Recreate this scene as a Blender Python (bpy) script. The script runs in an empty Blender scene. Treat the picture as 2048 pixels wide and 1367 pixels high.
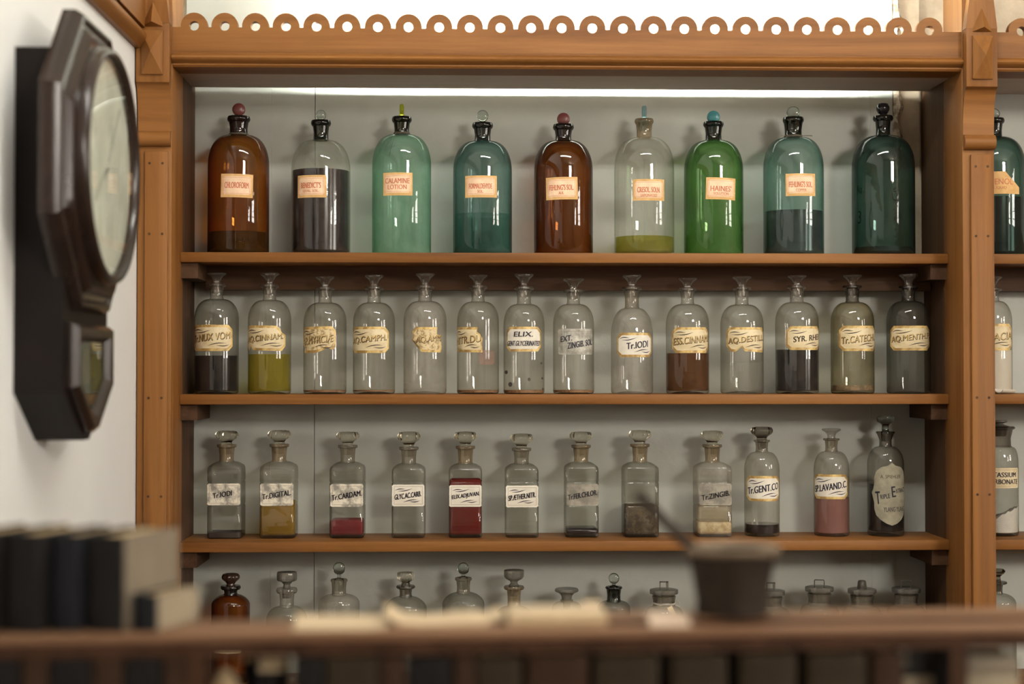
import bpy, bmesh, math, random
from mathutils import Vector, Matrix
random.seed(7)
PI = math.pi
sc = bpy.context.scene
COL = sc.collection

# ------------------------------------------------------------------ camera
FPX, VX, HY = 3138.0, 930.0, 742.0            # focal length in px, vanishing point of the depth direction
CAM = Vector((0.0, 0.0, 1.55))
yaw = math.atan((1024 - VX) / FPX); pitch = math.atan((HY - 683.5) / FPX)
FWD = Vector((math.sin(yaw) * math.cos(pitch), math.cos(yaw) * math.cos(pitch), math.sin(pitch)))
RGT = Vector((math.cos(yaw), -math.sin(yaw), 0)); UPV = RGT.cross(FWD)
cd = bpy.data.cameras.new('camera'); cam = bpy.data.objects.new('camera', cd); COL.objects.link(cam)
cd.sensor_width = 36; cd.lens = FPX / 2048 * 36; cd.clip_start = 0.05
cam.matrix_world = Matrix((( RGT.x, UPV.x, -FWD.x, CAM.x), (RGT.y, UPV.y, -FWD.y, CAM.y), (RGT.z, UPV.z, -FWD.z, CAM.z), (0, 0, 0, 1)))
cd.dof.use_dof = True; cd.dof.focus_distance = 3.46; cd.dof.aperture_fstop = 1.9
sc.camera = cam

# ------------------------------------------------------------------ light and exposure
vs = sc.view_settings
vs.view_transform = 'Standard'; vs.look = 'None'; vs.gamma = 1.0; vs.use_curve_mapping = False
vs.exposure = -0.05
WINDOW_FRONT, WINDOW_SIDE, TUBE, CEILING_TUBE = 84.0, 25.0, 240.0, 100.0   # emission of the daylight windows and of the fluorescent tube
w = bpy.data.worlds.new('world'); sc.world = w; w.use_nodes = True
w.node_tree.nodes['Background'].inputs[0].default_value = (0.75, 0.82, 0.9, 1)
w.node_tree.nodes['Background'].inputs[1].default_value = 0.6
try:
    sc.cycles.transparent_max_bounces = 40
    sc.cycles.max_bounces = 14
    sc.cycles.caustics_refractive = False; sc.cycles.caustics_reflective = False
except Exception: pass

def P(px, py, Y):
    d = FWD + RGT * ((px - 1024) / FPX) - UPV * ((py - 683.5) / FPX)
    return CAM + d * ((Y - CAM.y) / d.y)
def SC(px, py, Y):                                  # metres per pixel there
    return (P(px, py, Y) - CAM).dot(FWD) / FPX

# ------------------------------------------------------------------ materials
def newmat(name):
    m = bpy.data.materials.new(name); m.use_nodes = True
    nt = m.node_tree; nt.nodes.clear()
    out = nt.nodes.new('ShaderNodeOutputMaterial')
    return m, nt, out
def N(nt, t, **kw):
    n = nt.nodes.new(t)
    for k, v in kw.items():
        if k.startswith('i_'):
            key = k[2:]; n.inputs[int(key) if key.isdigit() else key].default_value = v
        else: setattr(n, k, v)
    return n
def C4(c): return (c[0], c[1], c[2], 1)
def ramp(nt, stops):
    r = nt.nodes.new('ShaderNodeValToRGB'); e = r.color_ramp.elements
    while len(e) > 1: e.remove(e[-1])
    e[0].position = stops[0][0]; e[0].color = C4(stops[0][1])
    for p, c in stops[1:]:
        q = e.new(p); q.color = C4(c)
    return r
def plain(name, col, rough=0.5, metal=0.0, noise=0.0, nscale=8.0, bump=0.0, spec=0.5, emis=0):
    m, nt, out = newmat(name)
    b = N(nt, 'ShaderNodeBsdfPrincipled'); L = nt.links.new
    b.inputs['Base Color'].default_value = C4(col); b.inputs['Roughness'].default_value = rough
    b.inputs['Metallic'].default_value = metal; b.inputs['Specular IOR Level'].default_value = spec
    if noise or bump:
        tc = N(nt, 'ShaderNodeTexCoord')
        nz = N(nt, 'ShaderNodeTexNoise', i_Scale=nscale, i_Detail=6.0, i_Roughness=0.6)
        L(tc.outputs['Object'], nz.inputs['Vector'])
        if noise:
            r = ramp(nt, [(0.3, [max(0, c * (1 - noise)) for c in col]), (0.7, [min(1, c * (1 + noise)) for c in col])])
            L(nz.outputs['Fac'], r.inputs[0]); L(r.outputs[0], b.inputs['Base Color'])
        if bump:
            bp = N(nt, 'ShaderNodeBump', i_Strength=bump, i_Distance=0.004)
            nz2 = N(nt, 'ShaderNodeTexNoise', i_Scale=nscale * 6, i_Detail=5.0)
            L(tc.outputs['Object'], nz2.inputs['Vector'])
            L(nz2.outputs['Fac'], bp.inputs['Height']); L(bp.outputs[0], b.inputs['Normal'])
    L(b.outputs[0], out.inputs[0])
    return m
def wood(name, dark, mid, light, axis='x', rough=0.42, scale=1.0, spec=0.5):
    m, nt, out = newmat(name); L = nt.links.new
    b = N(nt, 'ShaderNodeBsdfPrincipled', i_Roughness=rough); b.inputs['Specular IOR Level'].default_value = spec
    tc = N(nt, 'ShaderNodeTexCoord'); mp = N(nt, 'ShaderNodeMapping')
    s = {'x': (1.2, 26, 26), 'y': (26, 1.2, 26), 'z': (26, 26, 1.2)}[axis]
    mp.inputs['Scale'].default_value = [v * scale for v in s]
    oi = N(nt, 'ShaderNodeObjectInfo'); add = N(nt, 'ShaderNodeVectorMath', operation='ADD')
    L(tc.outputs['Object'], mp.inputs['Vector']); L(mp.outputs[0], add.inputs[0])
    mul = N(nt, 'ShaderNodeMath', operation='MULTIPLY'); mul.inputs[1].default_value = 37.0
    L(oi.outputs['Random'], mul.inputs[0]); L(mul.outputs[0], add.inputs[1])
    n1 = N(nt, 'ShaderNodeTexNoise', i_Scale=1.0, i_Detail=8.0, i_Roughness=0.65, i_Distortion=0.6)
    L(add.outputs[0], n1.inputs['Vector'])
    r = ramp(nt, [(0.28, dark), (0.5, mid), (0.72, light)])
    L(n1.outputs['Fac'], r.inputs[0])
    n2 = N(nt, 'ShaderNodeTexNoise', i_Scale=3.0, i_Detail=3.0); L(tc.outputs['Object'], n2.inputs['Vector'])
    mx = N(nt, 'ShaderNodeMix', data_type='RGBA', blend_type='MULTIPLY'); mx.inputs[0].default_value = 0.35
    r2 = ramp(nt, [(0.3, (0.7, 0.66, 0.62)), (0.7, (1, 1, 1))]); L(n2.outputs['Fac'], r2.inputs[0])
    L(r.outputs[0], mx.inputs[6]); L(r2.outputs[0], mx.inputs[7]); L(mx.outputs[2], b.inputs['Base Color'])
    bp = N(nt, 'ShaderNodeBump', i_Strength=0.15, i_Distance=0.002)
    L(n1.outputs['Fac'], bp.inputs['Height']); L(bp.outputs[0], b.inputs['Normal'])
    L(b.outputs[0], out.inputs[0])
    return m
def glass(name, tint, k=0.5, dust=0.05, dustcol=(0.55, 0.5, 0.42), rough=0.03, refl=0.05, wob=0.15):
    """thin tinted glass wall: absorption grows with the slant of the wall, Schlick reflection, a film of dust"""
    m, nt, out = newmat(name); L = nt.links.new
    lw = N(nt, 'ShaderNodeLayerWeight', i_Blend=0.5)
    cs = N(nt, 'ShaderNodeMath', operation='SUBTRACT'); cs.inputs[0].default_value = 1.0
    L(lw.outputs['Facing'], cs.inputs[1])
    mxm = N(nt, 'ShaderNodeMath', operation='MAXIMUM'); mxm.inputs[1].default_value = 0.16; L(cs.outputs[0], mxm.inputs[0])
    dv = N(nt, 'ShaderNodeMath', operation='DIVIDE'); dv.inputs[0].default_value = k; L(mxm.outputs[0], dv.inputs[1])
    gm = N(nt, 'ShaderNodeGamma'); gm.inputs['Color'].default_value = C4(tint); L(dv.outputs[0], gm.inputs['Gamma'])
    tr = N(nt, 'ShaderNodeBsdfTransparent'); L(gm.outputs[0], tr.inputs[0])
    df = N(nt, 'ShaderNodeBsdfDiffuse'); df.inputs[0].default_value = C4(dustcol)
    tc = N(nt, 'ShaderNodeTexCoord')
    nz = N(nt, 'ShaderNodeTexNoise', i_Scale=45.0, i_Detail=7.0, i_Roughness=0.7); L(tc.outputs['Object'], nz.inputs['Vector'])
    mr = N(nt, 'ShaderNodeMapRange'); mr.inputs[1].default_value = 0.35; mr.inputs[2].default_value = 0.75
    mr.inputs[3].default_value = dust * 0.5; mr.inputs[4].default_value = dust * 2.0; L(nz.outputs['Fac'], mr.inputs[0])
    m1 = N(nt, 'ShaderNodeMixShader'); L(mr.outputs[0], m1.inputs[0]); L(tr.outputs[0], m1.inputs[1]); L(df.outputs[0], m1.inputs[2])
    gl = N(nt, 'ShaderNodeBsdfGlossy'); gl.inputs['Roughness'].default_value = rough
    if wob:
        nz2 = N(nt, 'ShaderNodeTexNoise', i_Scale=28.0, i_Detail=2.0); L(tc.outputs['Object'], nz2.inputs['Vector'])
        bp = N(nt, 'ShaderNodeBump', i_Strength=wob, i_Distance=0.002); L(nz2.outputs['Fac'], bp.inputs['Height']); L(bp.outputs[0], gl.inputs['Normal'])
    pw = N(nt, 'ShaderNodeMath', operation='POWER'); pw.inputs[1].default_value = 4.0; L(lw.outputs['Facing'], pw.inputs[0])
    ml = N(nt, 'ShaderNodeMath', operation='MULTIPLY_ADD'); ml.inputs[1].default_value = 0.6; ml.inputs[2].default_value = refl; L(pw.outputs[0], ml.inputs[0])
    m2 = N(nt, 'ShaderNodeMixShader'); L(ml.outputs[0], m2.inputs[0]); L(m1.outputs[0], m2.inputs[1]); L(gl.outputs[0], m2.inputs[2])
    L(m2.outputs[0], out.inputs[0])
    return m
def liquid(name, tint, k=1.0, cloud=0.15, cloudcol=None):
    m, nt, out = newmat(name); L = nt.links.new
    lw = N(nt, 'ShaderNodeLayerWeight', i_Blend=0.5)
    cs = N(nt, 'ShaderNodeMath', operation='SUBTRACT'); cs.inputs[0].default_value = 1.0; L(lw.outputs['Facing'], cs.inputs[1])
    ml = N(nt, 'ShaderNodeMath', operation='MULTIPLY_ADD'); ml.inputs[1].default_value = k * 0.7; ml.inputs[2].default_value = k * 0.3; L(cs.outputs[0], ml.inputs[0])
    gm = N(nt, 'ShaderNodeGamma'); gm.inputs['Color'].default_value = C4(tint); L(ml.outputs[0], gm.inputs['Gamma'])
    tr = N(nt, 'ShaderNodeBsdfTransparent'); L(gm.outputs[0], tr.inputs[0])
    df = N(nt, 'ShaderNodeBsdfDiffuse'); df.inputs[0].default_value = C4(cloudcol or tint)
    m1 = N(nt, 'ShaderNodeMixShader'); m1.inputs[0].default_value = cloud
    L(tr.outputs[0], m1.inputs[1]); L(df.outputs[0], m1.inputs[2]); L(m1.outputs[0], out.inputs[0])
    return m
def solid_glass(name, col, rough=0.04, ior=1.48):
    m, nt, out = newmat(name)
    g = N(nt, 'ShaderNodeBsdfGlass', i_Roughness=rough, i_IOR=ior); g.inputs['Color'].default_value = C4(col)
    nt.links.new(g.outputs[0], out.inputs[0]); return m
def mottled(name, c1, c2, scale=30, lo=0.42, hi=0.58, rough=0.7, alpha=None):
    m, nt, out = newmat(name); L = nt.links.new
    b = N(nt, 'ShaderNodeBsdfPrincipled', i_Roughness=rough)
    tc = N(nt, 'ShaderNodeTexCoord'); nz = N(nt, 'ShaderNodeTexNoise', i_Scale=scale, i_Detail=8.0, i_Roughness=0.65)
    L(tc.outputs['Object'], nz.inputs['Vector'])
    r = ramp(nt, [(lo, c1), (hi, c2)]); L(nz.outputs['Fac'], r.inputs[0]); L(r.outputs[0], b.inputs['Base Color'])
    if alpha:
        mr = N(nt, 'ShaderNodeMapRange'); mr.inputs[1].default_value = lo; mr.inputs[2].default_value = hi
        mr.inputs[3].default_value = alpha[0]; mr.inputs[4].default_value = alpha[1]; L(nz.outputs['Fac'], mr.inputs[0])
        tr = N(nt, 'ShaderNodeBsdfTransparent'); mx = N(nt, 'ShaderNodeMixShader')
        L(mr.outputs[0], mx.inputs[0]); L(tr.outputs[0], mx.inputs[1]); L(b.outputs[0], mx.inputs[2]); L(mx.outputs[0], out.inputs[0])
    else: L(b.outputs[0], out.inputs[0])
    return m
def emitter(name, col, s):
    m, nt, out = newmat(name)
    e = N(nt, 'ShaderNodeEmission'); e.inputs[0].default_value = C4(col); e.inputs[1].default_value = s
    nt.links.new(e.outputs[0], out.inputs[0]); return m

WD = ((0.145, 0.054, 0.012), (0.235, 0.095, 0.022), (0.30, 0.13, 0.034))
M = {}
for ax in 'xyz': M['wood_' + ax] = wood('pine_' + ax, *WD, axis=ax, rough=0.5, spec=0.25)
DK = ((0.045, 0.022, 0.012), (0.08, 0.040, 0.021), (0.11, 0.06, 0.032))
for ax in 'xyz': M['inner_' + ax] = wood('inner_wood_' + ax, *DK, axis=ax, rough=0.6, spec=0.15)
M['soffit'] = wood('soffit_wood', (0.50, 0.385, 0.32), (0.57, 0.455, 0.385), (0.62, 0.51, 0.44), axis='x', rough=0.5)
M['counter'] = wood('counter_wood', (0.13, 0.065, 0.032), (0.20, 0.105, 0.055), (0.25, 0.14, 0.078), axis='x', rough=0.45, spec=0.3)
M['counter_dark'] = wood('counter_frame_wood', (0.028, 0.012, 0.006), (0.05, 0.022, 0.011), (0.07, 0.033, 0.018), axis='z', rough=0.6, spec=0.15)
M['board'] = plain('back_board_paint', (0.44, 0.45, 0.405), 0.55, noise=0.07, nscale=5, bump=0.25)
M['plaster'] = mottled('old_plaster', (0.30, 0.24, 0.17), (0.55, 0.46, 0.34), scale=7, lo=0.3, hi=0.7)
M['plaster_edge'] = mottled('broken_plaster', (0.25, 0.19, 0.13), (0.7, 0.64, 0.54), scale=60, lo=0.4, hi=0.6)
M['wall'] = plain('left_wall_paint', (0.80, 0.805, 0.785), 0.6, noise=0.04, nscale=3, bump=0.12)
M['room'] = plain('room_paint', (0.40, 0.33, 0.25), 0.7, noise=0.05, nscale=2)
M['ceil'] = plain('ceiling_paint', (0.62, 0.57, 0.50), 0.8, noise=0.04, nscale=2)
M['floor'] = wood('floor_boards', (0.05, 0.026, 0.013), (0.08, 0.042, 0.022), (0.11, 0.06, 0.034), axis='y')
M['frame'] = plain('window_frame_paint', (0.55, 0.53, 0.48), 0.5, noise=0.03)
M['pane_f'] = emitter('daylight_front', (1.0, 0.94, 0.84), WINDOW_FRONT)
M['pane_s'] = emitter('daylight_side', (1.0, 0.94, 0.85), WINDOW_SIDE)
M['tube'] = emitter('fluorescent_tube', (0.92, 1.0, 0.93), TUBE)
M['ctube'] = emitter('ceiling_tube', (1.0, 0.97, 0.9), CEILING_TUBE)
M['metal'] = plain('lamp_metal', (0.6, 0.6, 0.6), 0.4, metal=0.6, noise=0.03)
M['black'] = plain('dark_void', (0.012, 0.01, 0.009), 0.6, noise=0.1)

# ------------------------------------------------------------------ mesh helpers
def link(name, me, mat, parent=None, loc=(0, 0, 0), rot=(0, 0, 0), smooth=None):
    o = bpy.data.objects.new(name, me); COL.objects.link(o)
    if mat is not None and len(me.materials) == 0: me.materials.append(mat)
    o.location = loc; o.rotation_euler = rot
    if parent is not None: o.parent = parent
    if smooth is not None:
        for p in me.polygons: p.use_smooth = True
        try: me.set_sharp_from_angle(angle=math.radians(smooth))
        except Exception: pass
    return o
def fin(bm, name, mat, parent=None, loc=(0, 0, 0), rot=(0, 0, 0), smooth=None, world=False):
    bmesh.ops.recalc_face_normals(bm, faces=bm.faces[:])
    me = bpy.data.meshes.new(name); bm.to_mesh(me); bm.free()
    if world and parent is not None: loc = [-c for c in parent.location]
    return link(name, me, mat, parent, loc, rot, smooth)
def bbox(bm, x0, x1, y0, y1, z0, z1, bev=0.0, seg=2):
    vs_ = [bm.verts.new(p) for p in ((x0, y0, z0), (x1, y0, z0), (x1, y1, z0), (x0, y1, z0), (x0, y0, z1), (x1, y0, z1), (x1, y1, z1), (x0, y1, z1))]
    fs = [bm.faces.new([vs_[i] for i in q]) for q in ((3, 2, 1, 0), (4, 5, 6, 7), (0, 1, 5, 4), (1, 2, 6, 5), (2, 3, 7, 6), (3, 0, 4, 7))]
    if bev:
        ed = set(e for f in fs for e in f.edges)
        bmesh.ops.bevel(bm, geom=list(ed), offset=bev, segments=seg, affect='EDGES', profile=0.5)
    return bm
def box(name, x0, x1, y0, y1, z0, z1, mat, parent=None, bev=0.0, world=False, rot=(0, 0, 0), loc=(0, 0, 0)):
    return fin(bbox(bmesh.new(), x0, x1, y0, y1, z0, z1, bev), name, mat, parent, loc, rot, smooth=40 if bev else None, world=world)
def ring_loft(rings, capb=True, capt=True, bm=None):
    bm = bm or bmesh.new()
    R = [[bm.verts.new(p) for p in r] for r in rings]; n = len(R[0])
    for a, b in zip(R, R[1:]):
        for i in range(n):
            bm.faces.new((a[i], a[(i + 1) % n], b[(i + 1) % n], b[i]))
    if capb: bm.faces.new(R[0][::-1])
    if capt: bm.faces.new(R[-1])
    return bm
def lathe(prof, n=40, lobes=0, amp=0.0, bm=None, off=(0, 0, 0), capb=True, capt=True):
    rings = []
    for pr in prof:
        r, z = pr[0], pr[1]; a_ = amp if len(pr) < 3 else pr[2]
        r = max(r, 1e-5)
        rings.append([(off[0] + r * (1 + (a_ * math.cos(lobes * t) if lobes else 0)) * math.cos(t), off[1] + r * (1 + (a_ * math.cos(lobes * t) if lobes else 0)) * math.sin(t), off[2] + z)
                      for t in [2 * PI * i / n for i in range(n)]])
    return ring_loft(rings, capb, capt, bm)
def prism(pts, d0, d1, axis='y', bm=None, holes=()):
    """2-D outline (a,b) extruded along an axis; y: (x,z), x: (y,z), z: (x,y)"""
    tgt = bm or bmesh.new(); b = bmesh.new()
    for loop in [pts] + list(holes):
        v = [b.verts.new((p[0], p[1], 0)) for p in loop]
        for i in range(len(v)): b.edges.new((v[i], v[(i + 1) % len(v)]))
    if holes: bmesh.ops.triangle_fill(b, use_beauty=True, edges=b.edges[:])
    else: b.faces.new(b.verts[:])
    def mp(p, d): return {'y': (p.x, d, p.y), 'x': (d, p.x, p.y), 'z': (p.x, p.y, d)}[axis]
    A = {v: tgt.verts.new(mp(v.co, d0)) for v in b.verts}; B = {v: tgt.verts.new(mp(v.co, d1)) for v in b.verts}
    for f in b.faces:
        tgt.faces.new([A[v] for v in f.verts]); tgt.faces.new([B[v] for v in f.verts][::-1])
    for e in b.edges:
        if len(e.link_faces) == 1: tgt.faces.new((A[e.verts[0]], A[e.verts[1]], B[e.verts[1]], B[e.verts[0]]))
    b.free(); return tgt
def tube(pts, r, n=8, bm=None, closed=False):
    pts = [Vector(p) for p in pts]; rings = []
    for i, p in enumerate(pts):
        a = pts[i - 1] if (i > 0 or closed) else p; c = pts[(i + 1) % len(pts)] if (i < len(pts) - 1 or closed) else p
        t = (c - a).normalized(); u = t.cross(Vector((0, 0, 1)))
        if u.length < 0.1: u = t.cross(Vector((0, 1, 0)))
        u.normalize(); v = t.cross(u); rr = r[i] if isinstance(r, (list, tuple)) else r
        rings.append([p + u * rr * math.cos(2 * PI * k / n) + v * rr * math.sin(2 * PI * k / n) for k in range(n)])
    if closed: rings.append(rings[0])
    bm = ring_loft(rings, not closed, not closed, bm)
    if closed: bmesh.ops.remove_doubles(bm, verts=bm.verts[:], dist=1e-6)
    return bm
def empty(name, loc=(0, 0, 0), rz=0.0, label=None, cat=None, group=None):
    o = bpy.data.objects.new(name, None); COL.objects.link(o); o.location = loc; o.rotation_euler = (0, 0, rz); o.empty_display_size = 0.05
    tag(o, label, cat, group); return o
def tag(o, label=None, cat=None, group=None, kind=None):
    if label: o['label'] = label
    if cat: o['category'] = cat
    if group: o['group'] = group
    if kind: o['kind'] = kind
    return o
def struct(o): o['kind'] = 'structure'; return o

# ------------------------------------------------------------------ room
YF = 3.40; YB = 3.58; YW = 3.60; YP = 3.30        # shelf front, back boards, wall, pilaster front
XW = P(272, 600, YP).x; XR = 4.6; YR = -3.0; ZC = 3.9
struct(box('floor', XW - .1, XR + .1, YR - .1, YW + .1, -0.1, 0, M['floor']))
struct(box('ceiling', XW - .1, XR + .1, YR - .1, YW + .1, ZC, ZC + .1, M['ceil']))
struct(box('wall_left', XW - .1, XW, YR - .1, YW + .1, 0, ZC, M['wall']))
struct(box('wall_back', XW, XR, YW, YW + .1, 0, ZC, M['plaster']))
def window_wall(name, axis, lo, hi, at0, at1, opens):
    """a wall with rectangular openings; axis x: runs along x at y, axis y: runs along y at x"""
    out = [(lo, 0), (hi, 0), (hi, ZC), (lo, ZC)]
    holes = [[(a, z0), (b, z0), (b, z1), (a, z1)] for a, b, z0, z1 in opens]
    return struct(fin(prism(out, at0, at1, 'y' if axis == 'x' else 'x', holes=holes), name, M['room']))
FRONT_OPEN = [(2.4, 3.7, 2.85, 3.7)]
SIDE_OPEN = [(0.3, 1.4, 1.55, 2.65), (-1.7, -0.7, 1.55, 2.65)]
window_wall('wall_front', 'x', XW, XR, YR - .1, YR, FRONT_OPEN)
window_wall('wall_right', 'y', YR, YW, XR, XR + .1, SIDE_OPEN)
def window(idx, axis, a0, a1, z0, z1, at, sgn, mat, nx, nz):
    c = (a0 + a1) / 2
    loc = (c, at, z0) if axis == 'x' else (at, c, z0)
    rz = 0 if axis == 'x' else PI / 2
    root = empty('window_%d' % idx, loc, rz); struct(root)
    hw = (a1 - a0) / 2; h = z1 - z0; d = 0.05 * sgn
    bm = bmesh.new()
    for x0, x1, q0, q1 in ((-hw, hw, 0, .06), (-hw, hw, h - .06, h), (-hw, -hw + .06, .06, h - .06), (hw - .06, hw, .06, h - .06)):
        bbox(bm, x0, x1, 0, .06, q0, q1)
    fin(bm, 'window_frame', M['frame'], root)
    for i in range(1, nx):
        x = -hw + 2 * hw * i / nx; box('glazing_bar', x - .018, x + .018, .01, .05, .06, h - .06, M['frame'], root)
    for j in range(1, nz):
        z = h * j / nz; box('glazing_bar', -hw + .06, hw - .06, .012, .048, z - .018, z + .018, M['frame'], root)
    for i in range(nx):
        for j in range(nz):
            box('pane', -hw + 2 * hw * i / nx + .02, -hw + 2 * hw * (i + 1) / nx - .02, .028, .034, h * j / nz + .02, h * (j + 1) / nz - .02, mat, root)
    return root
window(1, 'x', *FRONT_OPEN[0], YR - .08, 1, M['pane_f'], 4, 2)
window(2, 'y', *SIDE_OPEN[0], XR + .08, -1, M['pane_s'], 3, 3)
window(3, 'y', *SIDE_OPEN[1], XR + .08, -1, M['pane_s'], 3, 3)

# ------------------------------------------------------------------ shelving unit
unit = empty('apothecary_shelving', (0.6, YF, 0), 0, 'tall built-in pine apothecary shelving with scalloped cornice and pilasters', 'shelving')
def zpx(py, Y, px=1000): return P(px, py, Y).z
XL = P(360, 600, YF).x; XI = P(1897, 600, YF).x                 # bay between the pilasters
XPL = XW + 0.002; XPR = P(1990, 600, YP).x
XEND = XR - 1.2
SH = {1: zpx(505, YF), 2: zpx(788, YF), 3: zpx(1082, YF), 4: zpx(1374, YF)}
TH = 0.022
zsof = zpx(133, YP - .02)                                     # underside of the soffit
ztop = 2.95
# back boards with open seams
cuts = [XL - .02, P(543, 400, YB).x, P(630, 400, YB).x, P(1741, 400, YB).x, P(1786, 400, YB).x]
for i, (a, b) in enumerate(zip(cuts, cuts[1:])):
    gl_, gr_ = ((0, .00012), (.00012, .0007), (.0007, .0002), (.0002, 0))[min(i, 3)]
    box('back_board', a + gl_, b - gr_, YB, YW, SH[4] - .03, ztop, M['board'], unit, world=True)
# broken plaster edge beside the last board, bare plaster strip
bm = bmesh.new(); xa = P(1788, 300, YB).x; n = 46; z0 = SH[1]; 
rings = []
for i in range(n + 1):
    z = z0 - .02 + (ztop - z0) * i / n
    ww = 0.020 + random.uniform(-.007, .012) - (0.010 if z < zpx(330, YB) else 0)
    rings.append([(xa - .004 + random.uniform(-.003, .003), YW, z), (xa - .002 + random.uniform(-.003, .003), YB + .002, z), (xa + ww * .5, YB - .004 + random.uniform(-.002, .002), z), (xa + ww, YB + .012, z), (xa + ww, YW, z)])
fin(ring_loft(rings, bm=bm), 'plaster_edge', M['plaster_edge'], unit, world=True)
box('plaster_strip', P(1786, 400, YB).x, P(1842, 400, YB).x, YB + .008, YW, SH[1] - .03, ztop, M['plaster'], unit, world=True)
box('back_board', P(1786, 700, YB).x + .0003, P(1850, 700, YB).x, YB + .003, YW, SH[4] - .03, SH[1] - .01, M['board'], unit, world=True)
box('back_board', XI + .02, XEND, YB, YW, SH[4] - .03, zsof + .1, M['board'], unit, world=True)
# side panels
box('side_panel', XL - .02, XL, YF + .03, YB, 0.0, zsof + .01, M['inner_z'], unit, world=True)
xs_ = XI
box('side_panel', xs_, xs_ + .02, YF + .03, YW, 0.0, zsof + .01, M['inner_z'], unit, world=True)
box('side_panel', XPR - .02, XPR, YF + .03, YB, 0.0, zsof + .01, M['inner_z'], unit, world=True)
# shelves
for i in (1, 2, 3, 4):
    for x0, x1 in ((XL, XI), (XPR, XEND)):
        o = box('shelf', x0, x1, YF, YB, SH[i] - TH, SH[i], M['wood_x'], unit, bev=.002, world=True)
        if i == 1:
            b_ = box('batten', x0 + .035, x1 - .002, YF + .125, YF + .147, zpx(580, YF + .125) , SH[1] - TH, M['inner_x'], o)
    for x0, s in ((XL, 1), (XI, -1)):
        a, b = sorted((x0, x0 + s * .036))
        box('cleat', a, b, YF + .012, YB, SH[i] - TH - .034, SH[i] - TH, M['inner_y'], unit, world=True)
# base cupboard below the fourth shelf
for k, (x0, x1) in enumerate(((XL, (XL + XI) / 2), ((XL + XI) / 2, XI), (XPR, XEND))):
    o = box('cupboard_front', x0, x1, YF - .02, YF, 0.08, SH[4] - TH, M['wood_z'], unit, bev=.003, world=True)
    bm = bbox(bmesh.new(), (x0 + x1) / 2 - .3, (x0 + x1) / 2 + .3, YF - .028, YF - .02, 0.2, SH[4] - .15, .004)
    fin(bm, 'raised_panel', M['wood_z'], o)
box('plinth', XL, XEND, YF, YF + .02, 0, 0.08, M['inner_x'], unit, world=True)
# cornice
def cornice_profile(z0):
    # (y,z) section of the ogee moulding under the fascia
    h = zpx(107, YP) - z0; y0 = YP - .012
    pts = [(YF - .02, z0), (y0 + .016, z0), (y0 + .012, z0 + .004), (y0 + .012, z0 + h * .2)]
    for k in range(9):
        t = k / 8; pts.append((y0 + .012 - .014 * math.sin(t * PI), z0 + h * (.22 + .68 * t)))
    pts += [(y0 + .012, z0 + h * .92), (y0 + .012, z0 + h), (YF - .02, z0 + h)]
    return pts
def scallop_board(name, x0, x1, zb, bumps, rb, zh, rh, y0, y1, parent, mat, axis='y', zflat=None, rev=False):
    pts = [(x0, zb), (x1, zb)]; zf = zflat
    for c in sorted(bumps, reverse=True):
        a0 = math.asin(max(-1, min(1, (zf - zh) / rb)))
        for k in range(13):
            t = a0 + (PI - 2 * a0) * k / 12
            x = c + rb * math.cos(t)
            pts.append((min(max(x, x0), x1), zh + rb * math.sin(t)))
    if pts[2][0] < x1 - 1e-4: pts.insert(2, (x1, zf))
    if pts[-1][0] > x0 + 1e-4: pts.append((x0, zf))
    q = []
    for p in pts:
        if not q or (abs(p[0] - q[-1][0]) + abs(p[1] - q[-1][1])) > 1e-5: q.append(p)
    holes = [[(c + rh * math.cos(2 * PI * k / 16), zh + rh * math.sin(2 * PI * k / 16)) for k in range(16)] for c in bumps if x0 + rh < c < x1 - rh]
    return fin(prism(q, y0, y1, axis, holes=holes), name, mat, parent, world=parent is not None)
pxs = [388 + (1859 - 388) * k / 24 for k in range(25)]
s_ = SC(1000, 60, YP)
for nm, x0, x1, bp in (('a', XL, XI, [P(p, 58, YP).x for p in pxs]), ('b', XPR, XEND, [P(1859 + 61.3 * k, 58, YP).x for k in (2, 3, 4, 5, 6, 7, 8, 9, 10, 11, 12, 13, 14, 15, 16, 17, 18, 19, 20, 21, 22)])):
    bp = [b for b in bp if x0 - .005 < b < x1]
    scallop_board('cornice_fascia', x0, x1, zpx(107.5, YP), bp, 26.5 * s_, zpx(55.5, YP), 9.6 * s_, YP, YP + .018, unit, M['wood_x'], zflat=zpx(58, YP))
    fin(prism(cornice_profile(zsof), x0, x1, 'x'), 'cornice_moulding', M['wood_x'], unit, smooth=30, world=True)
    box('soffit', x0, x1, YP + .014, YB - .034 if nm == 'a' else YB, zsof + .001, zsof + .016, M['soffit'], unit, world=True)
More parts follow.
